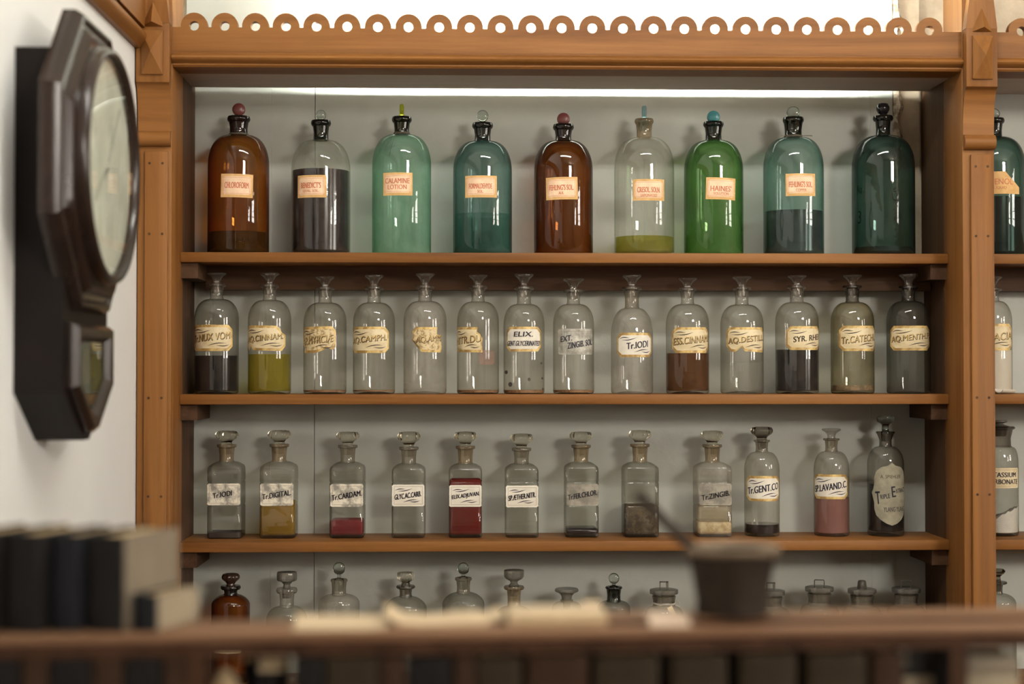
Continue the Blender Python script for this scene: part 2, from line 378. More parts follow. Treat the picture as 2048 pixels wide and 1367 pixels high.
# pilasters
def pilaster(x0, x1, parent, plinth=True):
    root = box('pilaster', x0, x1, YP, YF + .03, 0, zpx(-60, YP), M['wood_z'], parent, bev=.0025, world=True)
    xc = (x0 + x1) / 2; hw = (x1 - x0) / 2
    zt = zpx(168, YP - .03)
    # raised front strip
    box('front_strip', xc - hw * .55, xc + hw * .82, YP - .009, YP, 0.1, zpx(305, YP), M['wood_z'], root, bev=.003)
    # corbel: block with a pyramid, concave scroll, roll
    yb = YP - .028; b0, b1 = x0 + .001, x1 - .001
    pts = [(YP, zpx(270, YP))]
    zc0, zc1 = zpx(270, YP), zt
    for k in range(9):
        t = k / 8; pts.append((YP - .002 - .026 * (1 - math.cos(t * PI / 2)), zc0 + (zc1 - zc0) * math.sin(t * PI / 2) ** 0.9))
    pts += [(YP, zc1)]
    fin(prism(pts, b0, b1, 'x'), 'scroll', M['wood_x'], root, smooth=40)
    zk = zpx(50, yb)
    box('corbel_block', b0, b1, yb, YP, zt, zk, M['wood_z'], root, bev=.002)
    # gabled head above the block
    fin(prism([(b0, zk), (b1, zk), (b1 - .012, zk + .10), (b0 + .012, zk + .10)], yb + .001, YP, 'y'), 'corbel_head', M['wood_z'], root)
    # pyramid stud
    pz0, pz1 = zpx(153, yb), zpx(66, yb); bm = bmesh.new()
    base = [(xc - hw * .62, yb, pz0), (xc + hw * .62, yb, pz0), (xc + hw * .62, yb, pz1), (xc - hw * .62, yb, pz1)]
    t2 = [(p[0], yb - .006, p[2]) for p in base]
    A = [bm.verts.new(p) for p in base]; B = [bm.verts.new(p) for p in t2]; mid = bm.verts.new((xc, yb - .026, (pz0 + pz1) / 2))
    for i in range(4):
        bm.faces.new((A[i], A[(i + 1) % 4], B[(i + 1) % 4], B[i])); bm.faces.new((B[i], B[(i + 1) % 4], mid))
    bm.faces.new(A[::-1])
    fin(bm, 'pyramid_stud', M['wood_z'], root)
    # upper half pyramid on the head
    bm = bmesh.new(); za, zb_ = zpx(58, yb), zpx(8, yb)
    A = [bm.verts.new(p) for p in ((xc - hw * .66, yb + .001, za), (xc + hw * .66, yb + .001, za), (xc, yb + .001, zb_))]
    mid = bm.verts.new((xc, yb - .016, za + .008))
    for i in range(3): bm.faces.new((A[i], A[(i + 1) % 3], mid))
    bm.faces.new(A[::-1]); fin(bm, 'gable_stud', M['wood_z'], root)
    # roll moulding
    zr = zpx(281, YP); rr = 15 * SC(1000, 281, YP)
    bm = bmesh.new(); n = 16
    rings = [[(x, YP - .004 - rr * .9 * math.sin(PI * k / (n - 1)), zr + rr * math.cos(PI * k / (n - 1))) for k in range(n)] for x in (b0, b1)]
    fin(ring_loft(rings, bm=bm), 'roll', M['wood_x'], root, smooth=50)
    # plugged nail heads
    for zz_ in (zpx(330, YP), zpx(470, YP), zpx(795, YP), zpx(990, YP)):
        for sx in (-.25, .5):
            fin(lathe([(.0028, 0), (.0028, .0007)], 10), 'nail_plug', M['inner_z'], root, loc=(xc + hw * sx, YP - .009, zz_), rot=(PI / 2, 0, 0))
    return root
pilaster(XPL, XL, unit); pilaster(XI, XPR, unit)

# fluorescent lamp behind the cornice
lamp = empty('strip_light', (P(1215, 100, 3.46).x, 3.455, zsof + .016), 0, 'white fluorescent strip light hidden behind the scalloped cornice', 'lamp')
x0, x1 = P(640, 100, 3.46).x - lamp.location.x, P(1740, 100, 3.46).x - lamp.location.x
box('lamp_tray', x0, x1, -.035, .02, 0, .018, M['metal'], lamp)
bm = lathe([(.013, 0), (.013, x1 - x0 - .06)], 16)
fin(bm, 'tube', M['tube'], lamp, loc=(x0 + .03, 0.004, .050), rot=(0, PI / 2, 0), smooth=40)
for xe in (x0, x1 - .03): box('end_cap', xe, xe + .03, -.02, .02, .018, .070, M['metal'], lamp)

# fluorescent batten hung from the ceiling in front of the shelves (out of frame)
cl = empty('ceiling_lamp', (0.45, 1.9, 3.05), 0, 'white twin-tube fluorescent lamp hung from the ceiling before the shelving', 'lamp')
box('lamp_tray', -.7, .7, -.09, .09, .03, .07, M['metal'], cl, bev=.004)
for yy in (-.045, .045):
    fin(lathe([(.013, 0), (.013, 1.3)], 16), 'tube', M['ctube'], cl, loc=(-.65, yy, .008), rot=(0, PI / 2, 0), smooth=40)
for xx in (-.5, .5):
    fin(tube([(xx, 0, .07), (xx, 0, ZC - 3.05)], .005, 8), 'hanging_rod', M['metal'], cl)
for xx in (-.68, .65): box('end_cap', xx, xx + .03, -.07, .07, -.006, .03, M['metal'], cl)

# cornice along the left wall
tr = empty('trim_1', (XW, 2.6, zpx(86, YP))); struct(tr)
zt = tr.location.z; xf = XW + .024
pr = [(XW, zt - .02)] + [(xf - .012 + .016 * math.sin(PI * k / 8), zt - .02 + .042 * k / 8) for k in range(9)] + [(XW, zt + .022)]
fin(prism(pr, -1.0, YP - .002, 'y'), 'rail', M['wood_y'], tr, smooth=40, world=True)
scallop_board('wall_fascia', -1.0, YP - .002, zt + .022, [YP - .06 - .066 * k for k in range(40)], .027, zt + .115, .008, XW + .003, xf - .002, tr, M['wood_y'], axis='x', zflat=zt + .108)

# ------------------------------------------------------------------ lettering and labels
_tc = {}
def text2d(body, bold=0.0):
    key = (body, bold)
    if key not in _tc:
        cu = bpy.data.curves.new('t', 'FONT'); cu.body = body; cu.offset = bold; cu.resolution_u = 4; cu.space_character = 1.02
        o = bpy.data.objects.new('t', cu); COL.objects.link(o)
        dg = bpy.context.evaluated_depsgraph_get(); dg.update()
        me = bpy.data.meshes.new_from_object(o.evaluated_get(dg))
        V = [(v.co.x, v.co.y) for v in me.vertices]; F = [tuple(p.vertices) for p in me.polygons]
        bpy.data.objects.remove(o); bpy.data.curves.remove(cu); bpy.data.meshes.remove(me)
        xs = [v[0] for v in V]; ys = [v[1] for v in V]; x0, x1, y0, y1 = min(xs), max(xs), min(ys), max(ys)
        V = [((x - x0) / (x1 - x0) - .5, (y - y0) / (y1 - y0) - .5) for x, y in V]
        _tc[key] = (V, F)
    return _tc[key]
class Sheet:
    """flat artwork in (u,v) metres that is then bent onto a bottle"""
    def __init__(s): s.V = []; s.F = []
    def text(s, body, u, v, w, h, ang=0.0, shear=0.0, bold=0.012):
        V, F = text2d(body); c, sn = math.cos(ang), math.sin(ang)
        for k in ((-1, 0, 1) if bold > 0 else (0,)):          # heavier strokes: the glyphs drawn side by side
            dx, dy = k * bold * 2.0 * h, k * bold * 0.5 * h; o = len(s.V)
            for x, y in V:
                x = x * w + shear * y * h + dx; y = y * h + dy
                s.V.append((u + x * c - y * sn, v + x * sn + y * c))
            s.F += [tuple(i + o for i in f) for f in F]
        return s
    def poly(s, pts):
        o = len(s.V); s.V += list(pts); s.F.append(tuple(range(o, o + len(pts)))); return s
    def stroke(s, pts, wd):
        n = len(pts)
        for i in range(n - 1):
            (a, b), (c, d) = pts[i], pts[i + 1]; l = math.hypot(c - a, d - b) or 1e-9; nx, ny = -(d - b) / l, (c - a) / l
            w0 = wd * math.sin(PI * (i + .15) / (n - .7)); w1 = wd * math.sin(PI * (i + 1.15) / (n - .7))
            w0 = max(w0, wd * .15); w1 = max(w1, wd * .15)
            s.poly([(a - nx * w0, b - ny * w0), (c - nx * w1, d - ny * w1), (c + nx * w1, d + ny * w1), (a + nx * w0, b + ny * w0)])
        return s
    def flourish(s, u, v, w, h, wd, ang=0.12, flip=1):
        for a, b, dv in ((-.5, .1, .35), (-.35, .5, -.25)):
            pts = []
            for k in range(9):
                t = k / 8; x = (a + (b - a) * t) * w * flip; y = (dv * .6 + .45 * math.sin(PI * (t * 1.2)) * (1 if dv > 0 else -1) * .5) * h * flip
                pts.append((u + x - y * ang, v + y + x * ang))
            s.stroke(pts, wd)
        return s
    def frame(s, x0, x1, y0, y1, wd):
        for a, b, c, d in ((x0, x1, y0, y0 + wd), (x0, x1, y1 - wd, y1), (x0, x0 + wd, y0 + wd, y1 - wd), (x1 - wd, x1, y0 + wd, y1 - wd)):
            s.poly([(a, c), (b, c), (b, d), (a, d)])
        return s
    def build(s, name, mat, parent, R, layer, flat_y=None, cut=0.0035):
        bm = bmesh.new(); vs_ = [bm.verts.new((u, v, 0)) for u, v in s.V]
        for f in s.F:
            try: bm.faces.new([vs_[i] for i in f])
            except ValueError: pass
        if flat_y is None:
            big = [f for f in bm.faces if len(f.verts) > 4]
            if big: bmesh.ops.triangulate(bm, faces=big)
            us = [v.co.x for v in bm.verts]; c = math.floor(min(us) / cut) * cut + cut
            while c < max(us):
                bmesh.ops.bisect_plane(bm, geom=bm.verts[:] + bm.edges[:] + bm.faces[:], plane_co=(c, 0, 0), plane_no=(1, 0, 0), dist=1e-7); c += cut
        off = 0.0004 + layer * 0.00035
        for v in bm.verts:
            u, z = v.co.x, v.co.y
            if flat_y is None: a = u / R; v.co = ((R + off) * math.sin(a), -(R + off) * math.cos(a), z)
            else: v.co = (u, flat_y - off, z)
        me = bpy.data.meshes.new(name); bm.to_mesh(me); bm.free()
        return link(name, me, mat, parent)
def rect(x0, x1, y0, y1, c=0.0, n=0):
    if not c: return [(x0, y0), (x1, y0), (x1, y1), (x0, y1)]
    return [(x0 + c, y0), (x1 - c, y0), (x1, y0 + c), (x1, y1 - c), (x1 - c, y1), (x0 + c, y1), (x0, y1 - c), (x0, y0 + c)]
def jag(pts, amp, step=0.004):
    out = []
    for i, (a, b) in enumerate(pts):
        c, d = pts[(i + 1) % len(pts)]; n = max(1, int(math.hypot(c - a, d - b) / step))
        for k in range(n):
            t = k / n; out.append((a + (c - a) * t + random.uniform(-amp, amp), b + (d - b) * t + random.uniform(-amp, amp)))
    return out

M['lab_orange'] = mottled('label_tan_paper', (0.62, 0.36, 0.13), (0.74, 0.46, 0.19), 40)
M['lab_face'] = mottled('label_pale_paper', (0.80, 0.56, 0.36), (0.88, 0.66, 0.45), 30)
M['ink_red'] = plain('faded_red_ink', (0.58, 0.17, 0.08), 0.7, noise=0.15, nscale=60)
M['gold'] = mottled('gilt_border', (0.34, 0.20, 0.06), (0.74, 0.53, 0.20), 35, rough=0.38)
M['cream'] = mottled('aged_cream_label', (0.60, 0.48, 0.28), (0.74, 0.63, 0.41), 25)
M['cream_spec'] = mottled('foxed_cream_label', (0.34, 0.23, 0.10), (0.66, 0.53, 0.31), 160, .40, .52)
M['white'] = mottled('white_label', (0.70, 0.64, 0.53), (0.80, 0.75, 0.65), 18)
M['worn'] = mottled('worn_label', (0.36, 0.33, 0.28), (0.72, 0.66, 0.54), 26, .42, .56, alpha=(0.65, 1.0))
M['worn2'] = mottled('flaked_label', (0.24, 0.215, 0.175), (0.36, 0.325, 0.265), 30, .42, .6, alpha=(0.7, 0.9))
M['ghost'] = mottled('ghost_label', (0.36, 0.34, 0.29), (0.58, 0.55, 0.48), 30, .42, .6, alpha=(0.6, 0.9))
M['ink'] = plain('navy_black_ink', (0.018, 0.014, 0.028), 0.6, noise=0.2, nscale=50)
M['ink_brown'] = plain('brown_black_ink', (0.035, 0.018, 0.008), 0.6, noise=0.2, nscale=50)
M['frame_ink'] = plain('thin_frame_ink', (0.24, 0.19, 0.13), 0.7, noise=0.2, nscale=50)
M['shield'] = mottled('shield_label_paper', (0.27, 0.25, 0.18), (0.36, 0.33, 0.24), 25)

# ------------------------------------------------------------------ glass and liquids
G = {
 'amber':  glass('amber_glass', (0.60, 0.30, 0.075), 0.66, 0.05, (0.45, 0.24, 0.07)),
 'amber_deep': glass('deep_amber_glass', (0.48, 0.225, 0.075), 0.72, 0.04, (0.36, 0.18, 0.06)),
 'green_pale': glass('pale_green_glass', (0.60, 0.78, 0.67), 0.62, 0.11, (0.36, 0.60, 0.46)),
 'teal':   glass('teal_glass', (0.46, 0.60, 0.575), 0.62, 0.05, (0.20, 0.42, 0.38)),
 'teal_pale': glass('pale_teal_glass', (0.55, 0.69, 0.645), 0.60, 0.06, (0.3, 0.5, 0.44)),
 'teal_dark': glass('dark_teal_glass', (0.33, 0.46, 0.42), 0.75, 0.04, (0.15, 0.25, 0.21)),
 'green':  glass('bright_green_glass', (0.37, 0.54, 0.29), 0.62, 0.08, (0.16, 0.45, 0.12)),
 'clear1': glass('clear_glass_large', (0.86, 0.87, 0.835), 0.42, 0.035),
 'clear':  glass('clear_glass_dusty', (0.79, 0.775, 0.73), 0.42, 0.03, (0.46, 0.42, 0.36)),
 'clear_b': glass('clear_glass_grey', (0.72, 0.715, 0.675), 0.48, 0.03, (0.40, 0.37, 0.32)),
 'clear_haze': glass('clear_glass_hazy', (0.80, 0.78, 0.74), 0.42, 0.11, (0.55, 0.51, 0.44)),
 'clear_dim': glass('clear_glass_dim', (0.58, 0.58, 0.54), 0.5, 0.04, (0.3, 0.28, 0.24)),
 'olive': glass('clear_glass_filmed', (0.66, 0.63, 0.50), 0.5, 0.10, (0.38, 0.33, 0.22)),
 'amber_s': glass('amber_glass_small', (0.55, 0.22, 0.05), 0.75, 0.05, (0.36, 0.19, 0.06)),
}
NK = {
 'amber': glass('amber_neck', (0.16, 0.05, 0.015), 0.8, 0.02), 'amber_deep': glass('deep_amber_neck', (0.13, 0.045, 0.015), 0.9, 0.02),
 'dark': glass('dark_neck', (0.12, 0.13, 0.10), 0.75, 0.03, (0.2, 0.2, 0.17)), 'teal': glass('teal_neck', (0.05, 0.10, 0.09), 0.8, 0.02),
 'grey': glass('ground_neck', (0.62, 0.58, 0.50), 0.55, 0.14, (0.42, 0.37, 0.30)), 'tan': glass('stained_neck', (0.55, 0.46, 0.33), 0.6, 0.22, (0.45, 0.36, 0.24)),
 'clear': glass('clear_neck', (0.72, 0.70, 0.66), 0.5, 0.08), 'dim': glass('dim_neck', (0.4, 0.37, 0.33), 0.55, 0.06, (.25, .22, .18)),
}
ST = {
 'red': plain('oxblood_stopper', (0.14, 0.035, 0.03), 0.35, noise=0.15), 'clear': solid_glass('clear_stopper', (0.84, 0.87, 0.84)),
 'yellow': solid_glass('yellow_stopper', (0.75, 0.78, 0.22), .1), 'blue': solid_glass('pale_blue_stopper', (0.62, 0.78, 0.83), .08),
 'teal': plain('teal_stopper', (0.06, 0.24, 0.26), 0.25, noise=0.1), 'black': plain('black_stopper', (0.015, 0.014, 0.016), 0.2, noise=0.2),
 'flare': glass('clear_flare_stopper', (0.78, 0.76, 0.72), 0.5, 0.10, (0.42, 0.39, 0.34), refl=.08), 'cut': solid_glass('cut_glass_stopper', (0.86, 0.84, 0.78), .03),
 'cutdim': solid_glass('dull_cut_stopper', (0.6, 0.57, 0.52), .06), 'amber': plain('brown_glass_stopper', (0.05, 0.025, 0.015), 0.12, noise=0.2),
 'grey': glass('ground_glass_lid', (0.55, 0.53, 0.48), 0.7, 0.28, (0.34, 0.32, 0.28)), 'knob': plain('grey_brown_knob', (0.09, 0.08, 0.065), 0.4, noise=0.15),
}
LQ = {
 'black': plain('black_liquid', (0.006, 0.004, 0.006), 0.15, noise=0.1), 'plum': plain('plum_black_liquid', (0.010, 0.005, 0.009), 0.15, noise=0.1),
 'amberdk': liquid('dark_amber_liquid', (0.30, 0.10, 0.02), 1.6, .25, (0.10, 0.04, 0.015)), 'teal': liquid('teal_liquid', (0.45, 0.66, 0.60), 1.0, .06, (0.12, 0.28, 0.25)),
 'olive': liquid('olive_liquid', (0.62, 0.60, 0.10), 0.9, .22, (0.36, 0.34, 0.05)), 'yellow': liquid('yellow_green_liquid', (0.72, 0.66, 0.06), 0.95, .28, (0.40, 0.32, 0.02)),
 'clear': liquid('clear_liquid', (0.86, 0.86, 0.82), 0.5, .05), 'brown': liquid('cinnamon_liquid', (0.44, 0.19, 0.045), 1.1, .40, (0.17, 0.07, 0.017)),
 'amber': liquid('golden_liquid', (0.72, 0.52, 0.08), 1.0, .40, (0.40, 0.25, 0.03)), 'red': liquid('red_liquid', (0.45, 0.035, 0.02), 1.0, .55, (0.24, 0.022, 0.016)),
 'rose': liquid('rose_red_liquid', (0.55, 0.09, 0.10), 1.0, .5, (0.32, 0.05, 0.06)), 'pink': liquid('pink_liquid', (0.72, 0.42, 0.40), 0.8, .55, (0.38, 0.19, 0.17)),
 'sludge': mottled('brown_sludge', (0.035, 0.02, 0.008), (0.20, 0.14, 0.07), 70, .4, .65, alpha=(0.95, 0.5)), 'cloud': mottled('cloudy_sediment', (0.42, 0.30, 0.13), (0.62, 0.50, 0.28), 55),
 'haze': liquid('cloudy_water', (0.75, 0.68, 0.50), 0.6, .35, (0.45, 0.38, 0.24)), 'powder': plain('white_powder', (0.80, 0.77, 0.72), 0.9, noise=0.05, nscale=60, bump=.3),
 'magn': plain('white_fill', (0.72, 0.67, 0.58), 0.8, noise=0.04, nscale=20), 'oxide': mottled('pinkish_sediment', (0.20, 0.15, 0.11), (0.42, 0.30, 0.22), 70),
 'darkres': plain('dark_residue', (0.03, 0.022, 0.02), 0.4, noise=0.2, nscale=60), 'rust': mottled('rust_residue', (0.16, 0.07, 0.03), (0.32, 0.17, 0.08), 70),
 'stain': mottled('pink_stain', (0.30, 0.13, 0.09), (0.42, 0.22, 0.16), 60, alpha=(.25, .45)), 'spot': plain('dark_spot', (0.06, 0.05, 0.04), .8, noise=.2),
 'powder_film': mottled('powder_film', (0.5, 0.46, 0.40), (0.66, 0.61, 0.54), 50, .35, .65, alpha=(.10, .5)),
}
STRING = plain('old_string', (0.10, 0.08, 0.055), 0.9, noise=0.2, nscale=200)
STRINGL = plain('pale_string', (0.5, 0.46, 0.38), 0.9, noise=0.2, nscale=200)

def disc(r, th, bm, z, edge=False, sx=1.0):
    """upright lens-shaped disc finial, axis along y (or x when edge-on)"""
    prof = [(r * .35, -th * .55), (r * .62, -th * .44), (r * .86, -th * .27), (r * .97, -th * .12), (r, 0), (r * .97, th * .12), (r * .86, th * .27), (r * .62, th * .44), (r * .35, th * .55)]
    if edge: th *= 1.3; prof = [(r * .7, -th * .42), (r * .93, -th * .36), (r, -th * .22), (r, th * .22), (r * .93, th * .36), (r * .7, th * .42)]
    n = 28; rings = []
    for rr, d in [(1e-5, prof[0][1] * 1.04)] + prof + [(1e-5, prof[-1][1] * 1.04)]:
        rings.append([((d, rr * math.cos(t), z + rr * math.sin(t)) if edge else (rr * math.cos(t) * sx, d, z + rr * math.sin(t))) for t in [2 * PI * i / n for i in range(n)]])
    return ring_loft(rings, bm=bm)

class Bottle:
    def __init__(s, name, label, cat, group, shelf, yc, cx, faces_cam=True):
        s.zs = SH[shelf]; s.yc = yc; s.cx = cx
        p = P(cx, 700, yc); s.X = p.x
        s.s = SC(cx, 742, yc)
        rz = math.atan2(-s.X, yc) if faces_cam else 0.0
        s.root = empty(name, (s.X, yc, s.zs), rz, label, cat, group)
    def z(s, py): return P(s.cx, py, s.yc).z - s.zs
    def round(s, R, sh, nb, nhw, lt, lb, lhw, gm, nm, squash=2.0, flare=1.08, foot=0.0, body_name='bottle_body', lipround=.35):
        k = s.s; s.R = R * k; r = s.R; n_ = nhw * k
        zs_, zn, zl0, zl1 = s.z(sh), s.z(nb), s.z(lb), s.z(lt); s.ztop = zl1; s.rn = n_
        pr = [(0, .006), (r * .5, .0045), (r * .80, .0015), (r * .90, 0), (r * .965, .0015), (r, .006), (r, zs_ * .5), (r, zs_)]
        ra = n_ * 1.12
        for i in range(1, 13):
            t = PI / 2 * i / 12
            pr.append((ra + (r - ra) * math.cos(t) ** (2 / squash), zs_ + (zn - zs_) * math.sin(t) ** (2 / squash)))
        s.body = fin(lathe(pr, 48, capt=False), body_name, gm, s.root, smooth=50)
        h = zl1 - zl0; lr = lhw * k
        pn = [(ra, zn), (n_ * 1.0, zn + .003), (n_ * .98, zn + (zl0 - zn) * .5), (n_ * flare, zl0 - .001), (lr * .9, zl0), (lr, zl0 + h * lipround), (lr, zl1 - h * lipround), (lr * .93, zl1), (n_ * .8, zl1), (n_ * .74, zl1 - .004)]
        fin(lathe(pn, 36, capb=False, capt=False), 'neck', nm, s.root, smooth=40)
        s.fy = None; return s
    def square(s, x0, x1, sh, nb, nhw, lt, lb, lhw, gm, nm, depth=1.0, lines=None):
        k = s.s; hw = (x1 - x0) / 2 * k; hd = hw * depth; s.hw = hw; s.hd = hd; s.R = hw; s.fy = -hd
        zs_, zn, zl0, zl1 = s.z(sh), s.z(nb), s.z(lb), s.z(lt); s.ztop = zl1; n_ = nhw * k; s.rn = n_
        NN = 64; rc = hw * .24
        def rr(a, b, rc):
            pts = []
            for qx, qy, t0 in ((1, 1, 0), (-1, 1, PI / 2), (-1, -1, PI), (1, -1, 1.5 * PI)):
                for i in range(NN // 4):
                    t = t0 + PI / 2 * i / (NN // 4 - 1); pts.append((qx * (a - rc) + rc * math.cos(t), qy * (b - rc) + rc * math.sin(t)))
            return pts
        def circ(r): 
            pts = []
            for q in range(4):
                for i in range(NN // 4):
                    t = PI / 2 * q + PI / 2 * i / (NN // 4 - 1) * .999; pts.append((r * math.cos(t), r * math.sin(t)))
            return pts
        B = [(0.90, 0.0), (0.97, .0015), (1.0, .006)]
        if lines:
            for py in sorted(lines, reverse=True):
                z = s.z(py); B += [(1.0, z - .0022), (0.965, z), (1.0, z + .0022)]
        B += [(1.0, zs_ - .010), (0.985, zs_ - .004), (0.93, zs_)]
        rings = [[(x, y, z) for x, y in rr(hw * f, hd * f, rc)] for f, z in B]
        base = rr(hw * .93, hd * .93, rc); c = circ(n_ * 1.1)
        for i in range(1, 7):
            t = i / 6; rings.append([(x0_ + (x1_ - x0_) * t, y0_ + (y1_ - y0_) * t, zs_ + (zn - zs_) * math.sin(t * PI / 2)) for (x0_, y0_), (x1_, y1_) in zip(base, c)])
        s.body = fin(ring_loft(rings, capt=False), 'bottle_body', gm, s.root, smooth=50)
        h = zl1 - zl0; lr = lhw * k
        pn = [(n_ * 1.1, zn), (n_, zn + .003), (n_ * 1.02, zn + (zl0 - zn) * .5), (n_ * 1.12, zl0 - .001), (lr * .95, zl0), (lr, zl0 + h * .3), (lr, zl1 - h * .2), (lr * .95, zl1), (n_ * .85, zl1), (n_ * .78, zl1 - .004)]
        fin(lathe(pn, 36, capb=False, capt=False), 'neck', nm, s.root, smooth=40)
        return s
    def fill(s, level, mat, z0=.0065, slope=0.0, name='liquid', rough=0):
        zl = s.z(level); r = s.R * .965
        if s.fy is None:
            n = 40; pr = [(r * .93, z0), (r, z0 + .002), (r, zl)]
            rings = [[(rr_ * math.cos(t), rr_ * math.sin(t), z + ((slope * rr_ * math.cos(t) + (random.uniform(-rough, rough) if i == 2 else 0)) if i == 2 else 0)) for t in [2 * PI * k / n for k in range(n)]] for i, (rr_, z) in enumerate(pr)]
            bm = ring_loft(rings)
        else:
            bm = bbox(bmesh.new(), -s.hw * .955, s.hw * .955, -s.hd * .955, s.hd * .955, z0, zl, .006)
        fin(bm, name, mat, s.root, smooth=50); return s
    def stop_disc(s, cy, r, mat, edge=False, sx=1.0):
        k = s.s; zc = s.z(cy); R = r * k; bm = bmesh.new(); n_ = s.rn
        disc(R, R * .62, bm, zc, edge, sx)
        lathe([(n_ * .6, s.ztop - .026), (n_ * .76, s.ztop - .001), (n_ * .62, s.ztop + .0015), (R * .34, s.ztop + .003), (R * .3, zc - R * .86)], 20, bm=bm)
        fin(bm, 'stopper', mat, s.root, smooth=50); return s
    def stop_prof(s, prof, mat, lobes=0, n=40):
        """prof: (half width px, y px[, lobe amplitude])"""
        k = s.s; n_ = s.rn
        pr = [(n_ * .62, s.ztop - .022), (n_ * .74, s.ztop - .002)] + [(q[0] * k, s.z(q[1])) + tuple(q[2:]) for q in prof]
        if lobes: pr = [p if len(p) > 2 else (p[0], p[1], 0.0) for p in pr]
        fin(lathe(pr, n if not lobes else lobes * 6, lobes=lobes), 'stopper', mat, s.root, smooth=45); return s
    def flare_stop(s, top, hw, lip):
        h = lip - top
        return s.stop_prof([(hw * .42, lip - h * .05), (hw * .40, lip - h * .25), (hw * .50, lip - h * .48), (hw * .74, lip - h * .68), (hw * .97, lip - h * .80), (hw, lip - h * .88), (hw * .95, lip - h * .96), (hw * .6, top), (0.2, top + h * .05)], ST['flare'])
    def cut_stop(s, top, hw, lip, mat=None):
        h = lip - top
        return s.stop_prof([(hw * .50, lip - h * .02), (hw * .47, lip - h * .16), (hw * .62, lip - h * .30, .0), (hw * .88, lip - h * .46, .04), (hw, lip - h * .62, .06), (hw * .99, lip - h * .80, .06), (hw * .86, lip - h * .96, .04), (hw * .7, top, 0.0), (hw * .3, top + h * .07, 0.0), (0.1, top + h * .08, 0)], mat or ST['cut'], lobes=10)
    def U(s, px):
        if s.fy is not None: return (px - s.cx) * s.s
        return s.R * math.asin(max(-.985, min(.985, (px - s.cx) * s.s / s.R)))
    def art(s, sh, name, mat, parent, layer):
        return sh.build(name, mat, parent, s.R, layer, s.fy)
    def label_box(s, r): return s.U(r[0]), s.U(r[1]), s.z(r[3]), s.z(r[2])
    # --- label styles
    def label_tan(s, r, lines, tilt=0.0):
        x0, x1, y0, y1 = s.label_box(r); w = x1 - x0; h = y1 - y0; uc, vc = (x0 + x1) / 2, (y0 + y1) / 2
        def rt(pts): c, n = math.cos(tilt), math.sin(tilt); return [(uc + (a - uc) * c - (b - vc) * n, vc + (a - uc) * n + (b - vc) * c) for a, b in pts]
        lab = s.art(Sheet().poly(rt(rect(x0, x1, y0, y1))), 'label', M['lab_orange'], s.root, 0)
        s.art(Sheet().poly(rt(rect(x0 + w * .06, x1 - w * .07, y0 + h * .12, y1 - h * .10, h * .08))), 'label_face', M['lab_face'], lab, 1)
        t = Sheet()
        t.frame(x0 + w * .09, x1 - w * .10, y0 + h * .16, y1 - h * .14, h * .012)
        for body, v, wf, hf in lines: t.text(body, uc - w * .01, y0 + h * v, w * wf, h * hf, 0, 0, .014)
        t.V = rt(t.V); s.art(t, 'lettering', M['ink_red'], lab, 2); return lab
    def label_gilt(s, r, body, outline=None, face='cream', ang=.10, style='shade', tx=(.5, .5), tw=.86, th=.27, cut=None, ink=None, fl=True):
        x0, x1, y0, y1 = s.label_box(r); w = x1 - x0; h = y1 - y0
        def m(p, q=1.0): return (x0 + w * (.5 + (p[0] - .5) * q), y0 + h * (.5 + (p[1] - .5) * q))
        c = .14
        ol = outline or [(c * .8, 0), (1 - c * .8, 0), (1, c * 1.3), (1, 1 - c * 1.3), (1 - c * .8, 1), (c * .8, 1), (0, 1 - c * 1.3), (0, c * 1.3)]
        lab = s.art(Sheet().poly([m(p) for p in ol]), 'label', M['gold'], s.root, 0)
        inn = [(.5 + (a - .5) * .91, .5 + (b - .5) * .80) for a, b in ol]
        s.art(Sheet().poly([m(p) for p in inn]), 'label_face', M[face], lab, 1)
        u, v = x0 + w * tx[0], y0 + h * tx[1]
        t = Sheet()
        if body: t.text(body, u, v, w * tw, h * th, ang, .12, .022)
        if fl:
            t.flourish(x0 + w * .30, y0 + h * .76, w * .44, h * .16, h * .018, ang); t.flourish(x0 + w * .68, y0 + h * .24, w * .46, h * .16, h * .018, ang, -1)
        if t.V: s.art(t, 'lettering', ink or M['ink_brown'], lab, 2)
        if style == 'shade' and body:
            t = Sheet().text(body, u - w * .007, v + h * .022, w * tw, h * th, ang, .12, -.02)
            s.art(t, 'lettering_highlight', M['gold'], lab, 3)
        return lab
    def label_plain(s, r, body, face='white', ang=.14, tw=.86, th=.24, fl=True, tx=(.5, .5), frame=True, lines=None, ink='ink', shear=.14):
        x0, x1, y0, y1 = s.label_box(r); w = x1 - x0; h = y1 - y0
        lab = s.art(Sheet().poly(jag(rect(x0, x1, y0, y1, h * .06), h * .006)), 'label', M[face], s.root, 0)
        if frame: s.art(Sheet().frame(x0 + w * .06, x1 - w * .06, y0 + h * .09, y1 - h * .09, h * .012), 'label_frame', M['frame_ink'], lab, 1)
        t = Sheet()
        if body: t.text(body, x0 + w * tx[0], y0 + h * tx[1], w * tw, h * th, ang, shear, .02)
        for b, u, v, wf, hf, a in (lines or []): t.text(b, x0 + w * u, y0 + h * v, w * wf, h * hf, a, shear, .018)
        if fl:
            t.flourish(x0 + w * .36, y0 + h * .76, w * .52, h * .14, h * .02, ang); t.flourish(x0 + w * .60, y0 + h * .24, w * .52, h * .14, h * .02, ang, -1)
        if t.V: s.art(t, 'lettering', M[ink], lab, 2)
        return lab
